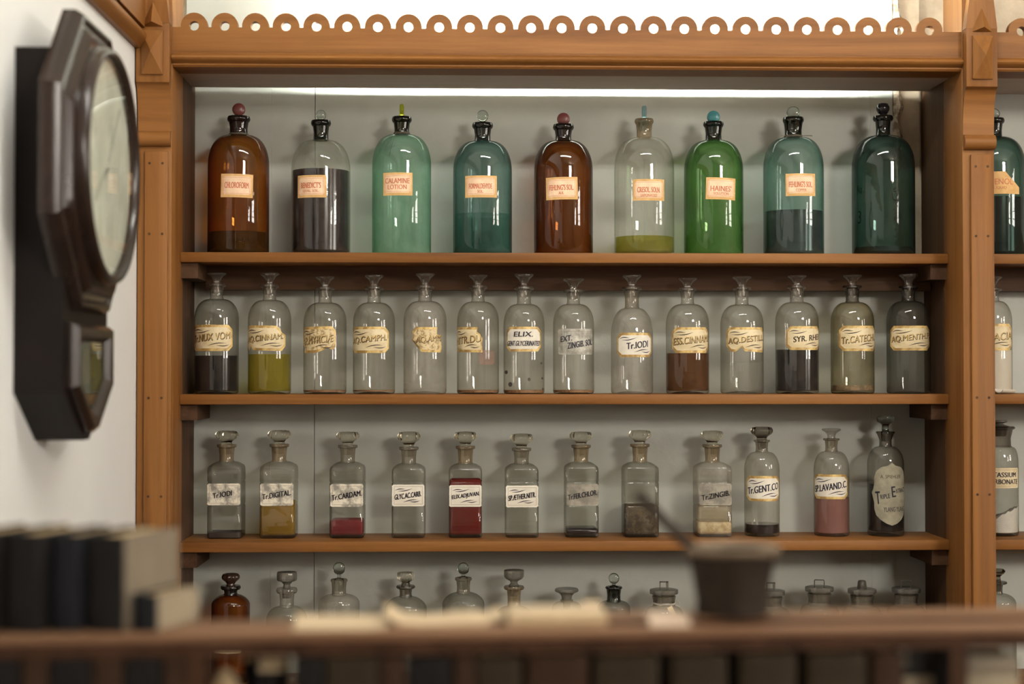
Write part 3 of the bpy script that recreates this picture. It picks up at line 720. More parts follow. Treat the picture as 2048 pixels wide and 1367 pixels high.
    def string(s, py, hang=(), mat=None):
        z = s.z(py); r = s.rn * 1.06; bm = bmesh.new()
        for dz in (0, .0022):
            tube([(r * math.cos(2 * PI * i / 20), r * math.sin(2 * PI * i / 20), z + dz + .0007 * math.sin(i * 1.7)) for i in range(20)], .0009, 6, bm, closed=True)
        for dx, dy_ in hang:
            tube([(-r * .75, -r * .8, z), (dx * .4 * s.s - r * .6, -r * 1.35, z + dy_ * .3 * s.s), (dx * .9 * s.s - r * .5, -r * 1.9, z + dy_ * .75 * s.s), (dx * s.s - r * .5, -r * 2.0, z + dy_ * s.s)], .0007, 6, bm)
        fin(bm, 'string', mat or STRING, s.root, smooth=60); return s

# ------------------------------------------------------------------ top shelf: large solution bottles
GR1 = 'large glass-stoppered bottles on the top shelf'; Y1 = YF + .088
def big(cx, R, sh, nb, nhw, lt, lb, lhw, gm, nm, label):
    return Bottle('reagent_bottle', label, 'bottle', GR1, 1, Y1, cx).round(R, sh, nb, nhw, lt, lb, lhw, G[gm], NK[nm], squash=2.25)
b = big(476, 61, 334, 271, 18, 233, 244, 23, 'amber', 'amber', 'large amber glass bottle with oxblood disc stopper, tan label reading CHLOROFORM')
b.fill(466, LQ['amberdk']).stop_disc(219, 13, ST['red']).label_tan((442, 504, 355, 401), [('CHLOROFORM', .52, .72, .26)], -.02); b.string(270)
b = big(641, 59, 345, 281, 15, 241, 252, 20, 'clear1', 'dark', 'large clear bottle two-thirds full of blackish liquid, tan label reading BENEDICT\'S')
b.fill(343, LQ['plum']).stop_disc(230, 10.5, ST['clear']).label_tan((596, 652, 357, 401), [("BENEDICT'S", .55, .66, .26), ('QUAL. SOL.', .29, .52, .13)], 0)
b = big(803, 59, 334, 270, 15, 234, 245, 20, 'green_pale', 'dark', 'large pale green bottle with string round its neck, label reading CALAMINE LOTION')
b.stop_disc(221, 13, ST['yellow'], edge=True).label_tan((767, 824, 352, 397), [('CALAMINE', .64, .80, .23), ('LOTION', .37, .62, .20)], 0); b.string(268, [(-24, -36), (-16, -48)])
b = big(965, 59, 346, 283, 16, 246, 257, 21, 'teal', 'teal', 'large teal bottle half full, clear disc stopper, tan label reading FORMALDEHYDE')
b.fill(430, LQ['teal']).stop_disc(232, 12, ST['clear']).label_tan((931, 993, 358, 401), [('FORMALDEHYDE', .52, .70, .24), ('SOL.', .28, .17, .13)])
b = big(1127, 59, 346, 282, 16, 249, 260, 21, 'amber_deep', 'amber_deep', 'large dark amber bottle with oxblood disc stopper, tan label reading FEHLING\'S SOL.')
b.stop_disc(238, 13, ST['red']).label_tan((1093, 1155, 361, 405), [("FEHLING'S SOL.", .54, .74, .25), ('ALK.', .29, .16, .13)], .02)
b = big(1289, 60, 342, 276, 15, 238, 248, 19, 'clear1', 'tan', 'large clear bottle with a little olive liquid and pale blue upright stopper')
b.fill(475, LQ['olive']).stop_disc(225, 14, ST['blue'], edge=True).label_tan((1267, 1328, 365, 407), [('CRESOL. SOLN.', .50, .70, .25), ('SAPONATED', .24, .5, .12)])
b = big(1428, 59, 346, 282, 16, 244, 254, 20.5, 'green', 'dark', 'large bright green bottle with teal disc stopper, tan label reading HAINES\'')
b.stop_disc(234, 13, ST['teal']).label_tan((1413, 1470, 362, 405), [("HAINES'", .50, .68, .25), ('SOLUTION', .27, .48, .12)], -.03)
b = big(1588, 60, 342, 276, 17, 235, 246, 21, 'teal_pale', 'dark', 'large pale teal bottle with dark liquid in its lower third and string at neck')
b.fill(424, LQ['plum']).stop_disc(226, 13.5, ST['clear']).label_tan((1573, 1630, 354, 398), [("FEHLING'S SOL.", .52, .76, .26), ('COPPER', .26, .34, .12)], .01); b.string(274, [(-14, -2), (46, -4)])
b = big(1768, 62, 338, 272, 14, 232, 242, 20, 'teal_dark', 'teal', 'large unlabelled dark teal bottle with black round knob stopper')
b.fill(496, LQ['darkres']).stop_prof([(9, 231), (8, 228), (10, 226), (13, 220), (13, 214), (10, 208), (5, 206), (.2, 206)], ST['black'])
faint = glass('faint_marks', (0.5, 0.55, 0.5), 1.0, .0)
for body, px, py, w_, h_ in (('Na', 1722, 382, 14, 18), ('3', 1722, 437, 9, 26), ('G', 1790, 398, 12, 20)):
    b.art(Sheet().text(body, b.U(px), b.z(py), w_ * b.s, h_ * b.s, 0, 0, 0), 'painted_mark', faint, b.root, 0)
b = big(1991, 60, 340, 275, 15, 237, 247, 20, 'teal_dark', 'teal', 'large dark teal bottle beyond the right pilaster, torn label reading PHENOL')
b.fill(398, LQ['black']).stop_disc(228, 11, ST['clear'])
x0, x1, y0, y1 = b.label_box((1962, 2037, 350, 394)); w_ = x1 - x0; h_ = y1 - y0
lab = b.art(Sheet().poly([(x0, y0), (x1, y0), (x1, y0 + h_ * .3), (x0 + w_ * .8, y0 + h_ * .62), (x0 + w_ * .62, y1), (x0, y1)]), 'label', M['lab_orange'], b.root, 0)
b.art(Sheet().text('PHENOL', x0 + w_ * .48, y0 + h_ * .55, w_ * .66, h_ * .26, 0, 0, .004).text('LIQUID', x0 + w_ * .5, y0 + h_ * .27, w_ * .3, h_ * .13, 0, 0, .004), 'lettering', M['ink_red'], lab, 1)

# ------------------------------------------------------------------ second shelf: round shop rounds with gilt labels
GR2 = 'clear round bottles with gilt labels on the second shelf'; Y2 = YF + .075
def mid(cx, R, nb, lt, stop, label, gm='clear', nm='clear', nhw=13, sh=None, shw=20, lhw=19, sq=2.15):
    b = Bottle('shop_round', label, 'bottle', GR2, 2, Y2, cx).round(R, sh or nb + 42, nb, nhw, lt, lt + 6, lhw, G[gm], NK[nm], squash=sq, flare=1.12)
    return b.flare_stop(stop, shw, lt)
TORN1 = [(.1, 0), (.12, .02), (.18, .22), (.24, .03), (.9, 0), (1, .2), (1, .62), (.9, .72), (.86, .86), (.78, .98), (.1, 1), (0, .82), (0, .2)]
TORN2 = [(.1, .0), (.12, .22), (.05, .3), (.0, .28), (0, .86), (.06, .97), (.9, 1), (1, .85), (1, .25), (.92, .12), (.78, .2), (.68, .1), (.55, .02), (.3, .0)]
TORN3 = [(.32, .02), (.95, 0), (1, .22), (.98, .40), (.88, .46), (.92, .66), (.8, .72), (.82, .98), (.14, .99), (.02, .8), (.06, .6), (.0, .5), (.2, .40), (.3, .2)]
TORN4 = [(.05, .0), (.10, .03), (.20, .24), (.32, .02), (1, 0), (.98, .35), (1, .55), (.92, .72), (.84, .80), (.86, .98), (.05, 1), (0, .7), (0, .2)]
TORN5 = [(.1, .05), (.22, .02), (.38, .22), (.44, .05), (.96, 0), (1, .2), (1, .82), (.94, 1), (.08, 1), (0, .82), (0, .25)]
b = mid(433, 44, 598, 567, 545, 'clear bottle half full of black liquid, gilt label reading TR. NUX VOM.', 'clear_b').fill(711, LQ['black']); b.label_gilt((389, 464, 650, 702), 'Tr.NUX VOM', tx=(.5, .52))
b = mid(539, 43, 600, 569, 545, 'clear bottle with yellow-green liquid, torn gilt label reading AQ. CINNAM.').fill(708, LQ['yellow']); b.label_gilt((496, 570, 651, 702), 'AQ.CINNAM.', TORN1, tx=(.5, .48))
b = mid(650, 43, 605, 574, 552, 'empty clear bottle with foxed speckled gilt label reading AP. MYRCIAE').fill(783, LQ['rust']); b.label_gilt((604, 671, 653, 706), 'AP.MYRCIÆ', TORN2, 'cream_spec', tx=(.5, .48))
b = mid(748, 42, 605, 573, 549, 'empty clear bottle with cream gilt label reading AQ. CAMPH.').fill(782, LQ['rust']); b.label_gilt((705, 777, 654, 706), 'AQ.CAMPH.', tx=(.5, .5))
b = mid(850, 43, 602, 571, 546, 'hazy clear bottle with only a brown scrap of label reading AQ. AMM.', 'clear_haze').fill(767, LQ['clear']); b.label_gilt((824, 883, 654, 705), 'AQ.AMM', TORN3, 'cream_spec', tx=(.55, .5), tw=.8, fl=False)
b = mid(956, 42, 603, 571, 549, 'clear bottle with pink stain beside torn gilt label reading NITR. DU.').fill(784, LQ['rust']); b.label_gilt((914, 965, 654, 705), 'NITR.DU', TORN4, tx=(.5, .48), tw=.9)
b.art(Sheet().poly(jag(rect(b.U(958), b.U(988), b.z(729), b.z(700), .003), .0015)), 'stain', LQ['stain'], b.root, 0)
b = mid(1048, 41, 608, 573, 547, 'clear bottle with white label reading ELIX. GENT. GLYCERINATED', nhw=14, lhw=20.5).fill(785, LQ['rust'])
lab = b.label_gilt((1014, 1081, 654, 703), '', None, 'white', fl=False); x0, x1, y0, y1 = b.label_box((1014, 1081, 654, 703)); w_ = x1 - x0; h_ = y1 - y0
b.art(Sheet().text('ELIX.', x0 + w_ * .5, y0 + h_ * .70, w_ * .48, h_ * .20, 0, .15, .025).text('GENT.GLYCERINATED', x0 + w_ * .5, y0 + h_ * .33, w_ * .90, h_ * .20, 0, .15, .018), 'lettering', M['ink'], lab, 3)
for px, py, rr_ in ((1013, 744, 3.2), (1021, 768, 4), (1058, 758, 3), (1082, 726, 2), (1084, 756, 2), (1085, 777, 2)):
    b.art(Sheet().poly([(b.U(px + rr_ * math.cos(k * PI / 5)), b.z(py + rr_ * 1.2 * math.sin(k * PI / 5))) for k in range(10)]), 'dirt_spot', LQ['spot'], b.root, 0)
b = mid(1147, 41, 608, 579, 556, 'clear bottle with plain greyed label reading EXT. ZINGIB. SOL.', shw=22, lhw=21).fill(784, LQ['rust'])
b.label_plain((1117, 1184, 658, 709), None, 'ghost', fl=False, lines=[('EXT.', .24, .62, .30, .22, .14), ('ZINGIB. SOL.', .62, .42, .70, .24, .16)])
b = mid(1264, 42, 616, 574, 549, 'hazy long-shouldered clear bottle with white label reading TR. IODI', 'clear_haze', 'grey', nhw=14, sh=672, lhw=20, sq=2.0)
b.label_gilt((1235, 1302, 666, 714), 'Tr.IODI', None, 'white', ang=.12, style='flat', tx=(.55, .5), tw=.56, th=.27, ink=M['ink'])
b = mid(1375, 43, 608, 576, 555, 'clear bottle half full of cinnamon-brown liquid, gilt label reading ESS. CINNAM.').fill(706, LQ['brown']); b.label_gilt((1345, 1415, 655, 706), 'ESS.CINNAM.', tx=(.52, .5), tw=.92)
b = mid(1484, 43, 609, 574, 552, 'clear bottle with clear liquid, torn gilt label reading AQ. DESTILL.').fill(725, LQ['clear']); b.label_gilt((1454, 1525, 655, 705), 'AQ.DESTILL.', TORN5, tx=(.52, .5), tw=.92)
b = mid(1594, 43, 604, 571, 550, 'clear bottle with black liquid up to its pale gilt label reading SYR. RHEI').fill(699, LQ['black']); b.label_gilt((1573, 1636, 653, 700), 'SYR. RHEI', style='flat', tx=(.56, .5), tw=.74, th=.24)
b = mid(1705, 43, 604, 571, 549, 'olive-filmed clear bottle with sediment, gilt label reading TR. CATECHU', 'olive', 'dim').fill(770, LQ['oxide']); b.label_gilt((1679, 1749, 652, 702), 'Tr.CATECHU', tx=(.52, .48), tw=.9)
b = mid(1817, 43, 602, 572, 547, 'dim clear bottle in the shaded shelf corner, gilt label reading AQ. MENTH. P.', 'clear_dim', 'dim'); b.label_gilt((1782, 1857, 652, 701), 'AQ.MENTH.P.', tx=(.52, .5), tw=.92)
b = mid(1985, 38, 602, 575, 552, 'clear bottle of white contents beyond the right pilaster, label ending ACIA').fill(700, LQ['magn']); b.label_gilt((1950, 2021, 648, 701), 'ACACIA', tx=(.60, .5), tw=.75)

# ------------------------------------------------------------------ third shelf: square bottles
GR3 = 'square bottles on the third shelf'; Y3 = YF + .105
def sq(x0, x1, sh, lt, stop, label, gm='clear_b', nm='grey', nhw=14, lines=(962, 1009), stm=None):
    cx = (x0 + x1) / 2
    b = Bottle('square_bottle', label, 'bottle', GR3, 3, Y3, cx, False).square(x0, x1, sh + 6, sh - 2, nhw, lt, lt + 6, 19.5, G[gm], NK[nm], 1.0, lines)
    return b.cut_stop(stop, 22, lt, stm)
F3 = 1.01
b = sq(420, 488, 924, 888, 861, 'empty square clear bottle with dark dregs, worn label reading TR. IODI', nm='tan').fill(1066, LQ['darkres']); b.label_plain((421, 486, 964, 1007), 'Tr.IODI', 'worn', tx=(.46, .5), tw=.58, fl=False, ang=.16)
b = sq(524, 594, 924, 887, 860, 'square clear bottle half full of golden liquid, label reading TR. DIGITAL.', 'clear', 'tan').fill(1001, LQ['amber']); b.label_plain((526, 591, 964, 1008), 'Tr.DIGITAL.', 'worn', tx=(.5, .5), tw=.88, fl=False, ang=.16)
b = sq(662, 730, 925, 889, 863, 'square clear bottle with rose-red liquid below label reading TR. CARDAM.').fill(1037, LQ['rose']); b.label_plain((664, 729, 965, 1010), 'Tr.CARDAM.', 'worn', tx=(.5, .5), tw=.92, fl=False, ang=.17)
b = sq(785, 851, 928, 893, 863, 'empty square clear bottle with white label reading GLYC. AC. CARB.'); b.label_plain((786, 850, 966, 1009), 'GLYC.AC.CARB.', 'white', tx=(.49, .5), tw=.82)
b = sq(898, 964, 928, 891, 863, 'square bottle nearly full of red liquid, white label reading ELIX. ADJUVAN.', nm='tan').fill(957, LQ['red']); b.label_plain((899, 963, 967, 1010), 'ELIX.ADJUVAN.', 'white', tx=(.51, .5))
b = sq(1010, 1076, 928, 895, 867, 'square bottle of clear liquid with white label reading SP. AETHER. NITR.').fill(955, LQ['clear']); b.label_plain((1011, 1075, 968, 1011), 'SP.ÆTHER.NITR.', 'white', tx=(.5, .5), tw=.84)
b = sq(1129, 1195, 925, 889, 863, 'square clear bottle with dark liquid at base, greyed label reading TR. FER. CHLOR.', nm='tan').fill(1053, LQ['plum']); b.label_plain((1131, 1194, 965, 1008), 'Tr.FER.CHLOR.', 'worn2', tx=(.5, .5), tw=.92, fl=False, ang=.18)
b = sq(1245, 1314, 925, 887, 860, 'unlabelled square clear bottle with mottled brown sludge', nm='tan').fill(1008, LQ['sludge'], name='sludge')
b = sq(1389, 1459, 925, 888, 861, 'square clear bottle with cloudy yellow sediment, worn label reading TR. ZINGIB.', 'clear_haze', 'tan').fill(1040, LQ['cloud'], name='sediment'); b.fill(1009, LQ['haze'], z0=b.z(1041)); b.label_plain((1393, 1457, 964, 1007), 'Tr.ZINGIB.', 'worn2', tx=(.5, .46), tw=.88, fl=False, ang=.18)
GR3B = 'round bottles at the right of the third shelf'
b = Bottle('shop_round', 'small round clear bottle with black liquid at base, label reading TR. GENT. CO.', 'bottle', GR3B, 3, Y3, 1523).round(35, 940, 903, 12, 879, 883, 16.5, G['clear'], NK['grey'], 2.15).cut_stop(853, 21, 879, ST['cutdim']).fill(1046, LQ['black'])
b.label_gilt((1493, 1556, 949, 999), 'Tr.GENT.CO', None, 'white', ang=.16, style='flat', tx=(.5, .5), tw=.86, ink=M['ink'])
b = Bottle('shop_round', 'small round bottle of dusty pink liquid, label reading SP. LAVAND. C.', 'bottle', GR3B, 3, Y3, 1662).round(35, 940, 902, 12, 876, 880, 16.5, G['clear'], NK['grey'], 2.15).flare_stop(856, 19, 876).fill(994, LQ['pink'])
b.label_gilt((1629, 1693, 946, 995), 'SP.LAVAND.C.', None, 'white', ang=.16, style='flat', tx=(.5, .5), tw=.88, ink=M['ink'])
b = Bottle('perfume_bottle', 'round bottle of dark extract with tall shield label and globe stopper', 'bottle', GR3B, 3, Y3, 1770).round(36, 928, 892, 12, 862, 867, 18.5, G['clear_b'], NK['dim'], 2.0, flare=1.35)
b.stop_prof([(7, 861), (6.5, 850), (9, 847), (16, 843), (18, 838), (17, 833), (11, 831), (.2, 831)], ST['clear']).fill(966, LQ['black'], z0=.011)
x0, x1, y0, y1 = b.label_box((1747, 1806, 923, 1047)); w_ = x1 - x0; h_ = y1 - y0
half = [(.5, 0), (.36, .03), (.2, .09), (.08, .16), (.02, .26), (.02, .36), (-.02, .44), (-.06, .52), (-.01, .58), (.02, .66), (.02, .76), (.08, .86), (.22, .93), (.40, .955), (.5, 1)]
ol = half + [(1 - a, c) for a, c in half[-2:0:-1]]
lab = b.art(Sheet().poly([(x0 + w_ * a, y0 + h_ * c) for a, c in ol]), 'label', M['shield'], b.root, 0)
b.art(Sheet().text('A. SPIEHLER', x0 + w_ * .48, y0 + h_ * .78, w_ * .56, h_ * .055, .0, 0, 0), 'maker_lettering', M['ink_brown'], lab, 1)
b.art(Sheet().text('T', x0 + w_ * .13, y0 + h_ * .44, w_ * .12, h_ * .20, .1, 0, .012).text('RIPLE', x0 + w_ * .32, y0 + h_ * .465, w_ * .24, h_ * .07, .16, 0, .012).text('E', x0 + w_ * .54, y0 + h_ * .54, w_ * .10, h_ * .17, .1, 0, .012).text('XTRACT', x0 + w_ * .78, y0 + h_ * .56, w_ * .36, h_ * .07, .12, 0, .012).text('YLANG YLANG', x0 + w_ * .60, y0 + h_ * .26, w_ * .64, h_ * .075, .02, 0, .005), 'lettering', M['ink'], lab, 1)
b = Bottle('salt_jar', 'wide-mouthed clear jar of white powder beyond the right pilaster reading POTASSIUM BICARBONATE', 'jar', None, 3, Y3, 1997).round(37, 930, 893, 23, 852, 858, 31, G['clear_b'], NK['dim'], 2.3, flare=1.15, body_name='jar_body')
b.stop_prof([(20, 851), (14, 850), (9, 848), (8, 846), (16, 843), (16, 840), (.2, 840)], ST['knob']).fill(1030, LQ['powder'], slope=.55, name='powder', rough=.003)
lab = b.label_plain((1964, 2032, 933, 973), None, 'cream', frame=True, fl=False, lines=[('POTASSIUM', .52, .66, .72, .24, 0), ('BICARBONATE', .52, .32, .84, .24, 0)], shear=0)

# ------------------------------------------------------------------ fourth shelf
GR4 = 'stoppered bottles on the fourth shelf'; Y4 = YF + .085
def low(cx, R, sh, nb, nhw, lt, lb, lhw, label, gm='clear_b', nm='grey', sq_=2.0, cat='bottle', name='shop_round', group=GR4):
    return Bottle(name, label, cat, group, 4, Y4, cx).round(R, sh, nb, nhw, lt, lb, lhw, G[gm], NK[nm], sq_)
b = low(463, 38, 1207, 1188, 13, 1170, 1178, 20, 'amber bottle with brown faceted stopper on the fourth shelf', 'amber_s', 'amber', 1.6); b.cut_stop(1146, 17, 1170, ST['amber']); b.label_plain((430, 484, 1253, 1300), None, 'cream', fl=False, frame=True)
b = low(575, 41, 1240, 1212, 14, 1175, 1185, 21, 'clear bottle with thick round block stopper on narrow stem', 'clear', 'clear'); b.stop_prof([(8, 1174), (6.5, 1168), (11, 1163), (19, 1160), (20, 1157), (20, 1146), (19, 1143), (.2, 1142)], ST['grey'])
b = low(679, 41, 1206, 1188, 14, 1157, 1163, 17, 'clear bottle with large ring-like disc stopper next to the board seam', 'clear_haze', 'grey', 2.0); b.stop_disc(1136, 12.5, ST['clear'])
b = low(812, 42, 1216, 1192, 12, 1170, 1176, 19, 'clear sloping-shouldered bottle with small cut-glass cube stopper', 'clear_b', 'dim', 1.7); b.stop_prof([(9, 1168), (8, 1164), (15, 1158, .05), (16, 1155, .07), (16, 1146, .07), (15, 1144, .05), (.2, 1144)], ST['cut'], lobes=8)
b = low(927, 42, 1206, 1184, 13, 1154, 1160, 17, 'clear low-shouldered bottle with tall disc stopper behind the rolled papers', 'clear_b', 'grey', 1.7); b.stop_disc(1136, 12, ST['clear'])
b = low(1028, 40, 1240, 1212, 13, 1171, 1178, 20.5, 'brown-necked bottle with cup-shaped clear stopper', 'clear_b', 'tan'); b.stop_prof([(11, 1170), (7, 1165), (8, 1161), (16, 1157), (20, 1152), (20, 1140), (19, 1139), (.2, 1139)], ST['grey'])
b = low(1133, 30, 1216, 1202, 11, 1198, 1201, 13, 'small clear bottle with wide mushroom stopper', 'clear_b', 'grey'); b.stop_prof([(10, 1196), (11, 1190), (16, 1185), (23, 1182), (24, 1179), (22, 1176), (.2, 1176)], ST['grey'])
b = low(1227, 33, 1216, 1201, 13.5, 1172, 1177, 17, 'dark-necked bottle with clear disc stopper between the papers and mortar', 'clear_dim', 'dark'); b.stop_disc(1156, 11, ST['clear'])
GR4B = 'wide-mouthed ground-glass jars on the fourth shelf'
def jar(cx, lt, label, kind, group=GR4B):
    b = low(cx, 39, lt + 56, lt + 35, 22, lt + 8, lt + 12, 23, label, 'clear_b', 'grey', 2.2, 'jar', 'salt_jar', group)
    k = b.s
    fin(lathe([(20 * k, b.z(lt + 30)), (20.5 * k, b.z(lt + 8)), (28 * k, b.z(lt + 8)), (28.5 * k, b.z(lt + 4)), (28 * k, b.z(lt)), (22 * k, b.z(lt - 1.5)), (.001, b.z(lt - 2))], 40), 'stopper', ST['grey'], b.root, smooth=40)
    z0 = b.z(lt - 1)
    if kind == 'strap':
        bm = bmesh.new(); hw, h = 9 * k, 15 * k
        for a in ((-hw, -hw + 2.5 * k, z0, z0 + h), (hw - 5 * k, hw, z0, z0 + h), (-hw, hw, z0 + h - 2 * k, z0 + h)): bbox(bm, a[0], a[1], -4 * k, 4 * k, a[2], a[3], .0006)
        fin(bm, 'handle', ST['grey'], b.root)
    elif kind == 'wire':
        h = 13 * k; hw = 9.5 * k
        fin(tube([(-hw, 0, z0), (-hw, 0, z0 + h * .5), (-hw, 0, z0 + h * .9), (-hw * .9, 0, z0 + h), (hw * .9, 0, z0 + h), (hw, 0, z0 + h * .9), (hw, 0, z0 + h * .5), (hw, 0, z0)], .0012, 8), 'handle', ST['knob'], b.root, smooth=60)
    else:
        fin(lathe([(9 * k, z0), (9.5 * k, z0 + 3 * k), (8 * k, z0 + 14 * k), (6.5 * k, z0 + 16 * k), (.001, z0 + 16 * k)], 10), 'handle', ST['knob'], b.root, smooth=30)
    return b
b = jar(1327, 1178, 'wide-mouthed jar with strap handle and paper tag tied on by string', 'strap')
b.string(1206, mat=STRINGL)
box('paper_tag', -.006, .006, -.0005, .0005, -.024, 0, M['cream'], b.root, loc=(.012, -b.rn * 1.35, b.z(1208)), rot=(-.18, -.45, 0))
fin(tube([(b.rn * 1.05, -b.rn * .3, b.z(1206)), (b.rn * 1.25, -b.rn * .4, b.z(1198)), (b.rn * 1.45, -b.rn * .4, b.z(1203)), (b.rn * 1.40, -b.rn * .4, b.z(1211)), (b.rn * 1.1, -b.rn * .3, b.z(1208))], .0009, 6), 'string_loop', STRINGL, b.root, smooth=60)
jar(1540, 1180, 'wide-mouthed ground-glass jar mostly hidden behind the mortar', 'strap')
jar(1637, 1173, 'wide-mouthed ground-glass jar with thin wire handle in the light', 'wire')
jar(1722, 1177, 'wide-mouthed ground-glass jar with solid grey-brown knob', 'knob')
jar(1810, 1175, 'wide-mouthed ground-glass jar in the shaded corner with wire handle', 'wire')
b = low(1992, 36, 1206, 1186, 10, 1162, 1167, 19, 'small clear bottle at the fourth shelf beyond the right pilaster', 'clear_b', 'dim', 2.0); b.stop_prof([(7, 1161), (6, 1152), (13, 1146), (16, 1141), (12, 1137), (.2, 1137)], ST['cutdim'])

# white scoop lying by the bottle beyond the pilaster
sp = P(2008, 780, YF + .03); bm = bmesh.new(); rings = []
for i in range(9):
    t = i / 8; x = -.018 + .036 * t; wdt = .016 - .006 * t
    rings.append([(x, wdt * math.cos(PI + PI * k / 10), .0105 - .002 * t + (.0095 - .002 * t) * math.sin(PI + PI * k / 10)) for k in range(11)] + [(x, (wdt - .0012) * math.cos(-PI * k / 10), .0112 - .002 * t + (.0083 - .002 * t) * math.sin(-PI * k / 10)) for k in range(11)])
o = fin(ring_loft(rings), 'powder_scoop', plain('white_celluloid', (0.62, 0.57, 0.49), 0.5, noise=.05), None, loc=(sp.x, YF + .018, SH[2]), rot=(0, 0, .25), smooth=50)
tag(o, 'small cream powder scoop lying in front of the white bottle', 'scoop')

# ------------------------------------------------------------------ drop-dial wall clock
CY, CZ = 2.555, P(238, 335, 2.555).z
CLK = plain('dark_clock_wood', (0.008, 0.005, 0.004), 0.5, spec=.2, noise=0.25, nscale=12, bump=.05)
CLK2 = plain('clock_moulding_wood', (0.022, 0.013, 0.010), 0.25, spec=.45, noise=0.2, nscale=12)
BRASS = plain('dull_brass', (0.42, 0.28, 0.10), 0.35, metal=0.8, noise=0.15)
clock = empty('wall_clock', (XW, CY, CZ - .44), 0, 'dark octagonal drop-dial wall clock hanging on the pale left wall', 'clock')
dz = .44                                                     # dial centre above the clock's base
pent = [(-.145, dz + .166), (.145, dz + .166), (.145, .078), (.022, 0), (-.022, 0), (-.145, .078)]
fin(prism(pent, 0, .076, 'x'), 'case', CLK, clock)
def octr(t, half): 
    a = (t + PI / 8) % (PI / 4) - PI / 8
    return half / math.cos(a)
NN = 96
def mix_ring(half, x, c):                                      # c: 0 octagon, 1 circle
    return [(x, (octr(t, half) * (1 - c) + half * c) * math.cos(t), dz + (octr(t, half) * (1 - c) + half * c) * math.sin(t)) for t in [2 * PI * i / NN for i in range(NN)]]
prof = [(.235, .060, 0), (.235, .080, 0), (.228, .092, 0), (.222, .094, 0), (.216, .088, 0), (.208, .090, 0), (.200, .102, 0), (.196, .104, 0), (.192, .102, .35), (.188, .104, 1), (.186, .104, 1)]
fin(ring_loft([mix_ring(*p) for p in prof], capb=True, capt=True), 'octagon_frame', CLK2, clock, smooth=32)
prof = [(.192, .100, 1), (.191, .116, 1), (.186, .123, 1), (.180, .123, 1), (.175, .117, 1), (.174, .106, 1)]
fin(ring_loft([mix_ring(*p) for p in prof], capb=False, capt=False), 'bezel', CLK2, clock, smooth=60)
dial = fin(ring_loft([mix_ring(.1745, .1045, 1), mix_ring(.1745, .107, 1)]), 'dial', mottled('aged_dial_paint', (0.58, 0.58, 0.48), (0.74, 0.74, 0.63), 9), clock)
HAND = plain('faded_clock_hand', (0.52, 0.51, 0.43), 0.5, noise=.2)
for ang, l, w_ in ((2.2, .10, .005), (-.7, .14, .0035)):
    bm = bbox(bmesh.new(), -.0005, .0005, -w_, w_, -.02, l); fin(bm, 'hand', HAND, dial, loc=(.1085, 0, dz), rot=(ang, 0, 0))
fin(lathe([(.008, 0), (.007, .003), (.001, .004)], 16), 'hand_hub', HAND, dial, loc=(.108, 0, dz), rot=(0, PI / 2, 0))
fin(ring_loft([mix_ring(.1735, .116, 1), mix_ring(.15, .119, 1), mix_ring(.10, .122, 1), mix_ring(.05, .1235, 1), mix_ring(.002, .124, 1)], capb=False), 'dial_glass', glass('clock_glass', (0.93, 0.95, 0.93), .3, .03, refl=.06, wob=.03), clock, smooth=60)
# pendulum door
ow = [(-.125, dz - .255), (.125, dz - .255), (.125, .085), (0.018, .012), (-.018, .012), (-.125, .085)]
iw = [(-.092, dz - .283), (.092, dz - .283), (.092, .098), (0.010, .046), (-.010, .046), (-.092, .098)]
def pring(pts, x): return [(x, a, c) for a, c in pts]
mw = [((a[0] * .75 + b[0] * .25), (a[1] * .75 + b[1] * .25)) for a, b in zip(ow, iw)]; nw = [((a[0] * .3 + b[0] * .7), (a[1] * .3 + b[1] * .7)) for a, b in zip(ow, iw)]
door = fin(ring_loft([pring(ow, .074), pring(ow, .084), pring(mw, .094), pring(nw, .092), pring(iw, .082), pring(iw, .0765)], capb=False, capt=False), 'pendulum_door', CLK2, clock)
fin(prism(iw, .0762, .0768, 'x'), 'backing', plain('clock_interior', (0.10, 0.095, 0.075), .6, noise=.2), door)
fin(lathe([(.001, -.003), (.024, -.002), (.030, 0), (.024, .002), (.001, .003)], 28), 'pendulum_bob', BRASS, door, loc=(.0800, -.012, .118), rot=(0, PI / 2, 0), smooth=50)
box('pendulum_rod', .0775, .079, .030, .042, .10, dz - .285, BRASS, door)
fin(prism(iw, .0835, .0845, 'x'), 'door_glass', glass('door_glass', (0.85, 0.88, 0.82), .4, .03, refl=.08, wob=.05), door)

# ------------------------------------------------------------------ counter in front
ZT = 1.55 - .268
def PZ(px, py, z):
    d = FWD + RGT * ((px - 1024) / FPX) - UPV * ((py - 683.5) / FPX)
    return CAM + d * ((z - CAM.z) / d.z)
A_, B_ = PZ(0, 1271, ZT), PZ(2048, 1249, ZT)
ux = (B_ - A_).normalized(); uy = Vector((-ux.y, ux.x, 0)); rzc = math.atan2(ux.y, ux.x)
def CA(px, b=0.06, py=1270):
    """distance along the counter of the image column px at depth b behind the front edge"""
    d = FWD + RGT * ((px - 1024) / FPX) - UPV * ((py - 683.5) / FPX)
    o = A_ + uy * b
    # intersect the ray with the vertical plane through o along ux
    t = (o - CAM).dot(uy) / d.dot(uy); return (CAM + d * t - A_).dot(ux)
def CP(a, b, z): p = A_ + ux * a + uy * b; return Vector((p.x, p.y, z))
def CZP(px, py, b):
    d = FWD + RGT * ((px - 1024) / FPX) - UPV * ((py - 683.5) / FPX); o = A_ + uy * b
    return (CAM + d * ((o - CAM).dot(uy) / d.dot(uy))).z
CD = .088; amin, amax = -.19, 1.75; ZL = ZT - .205
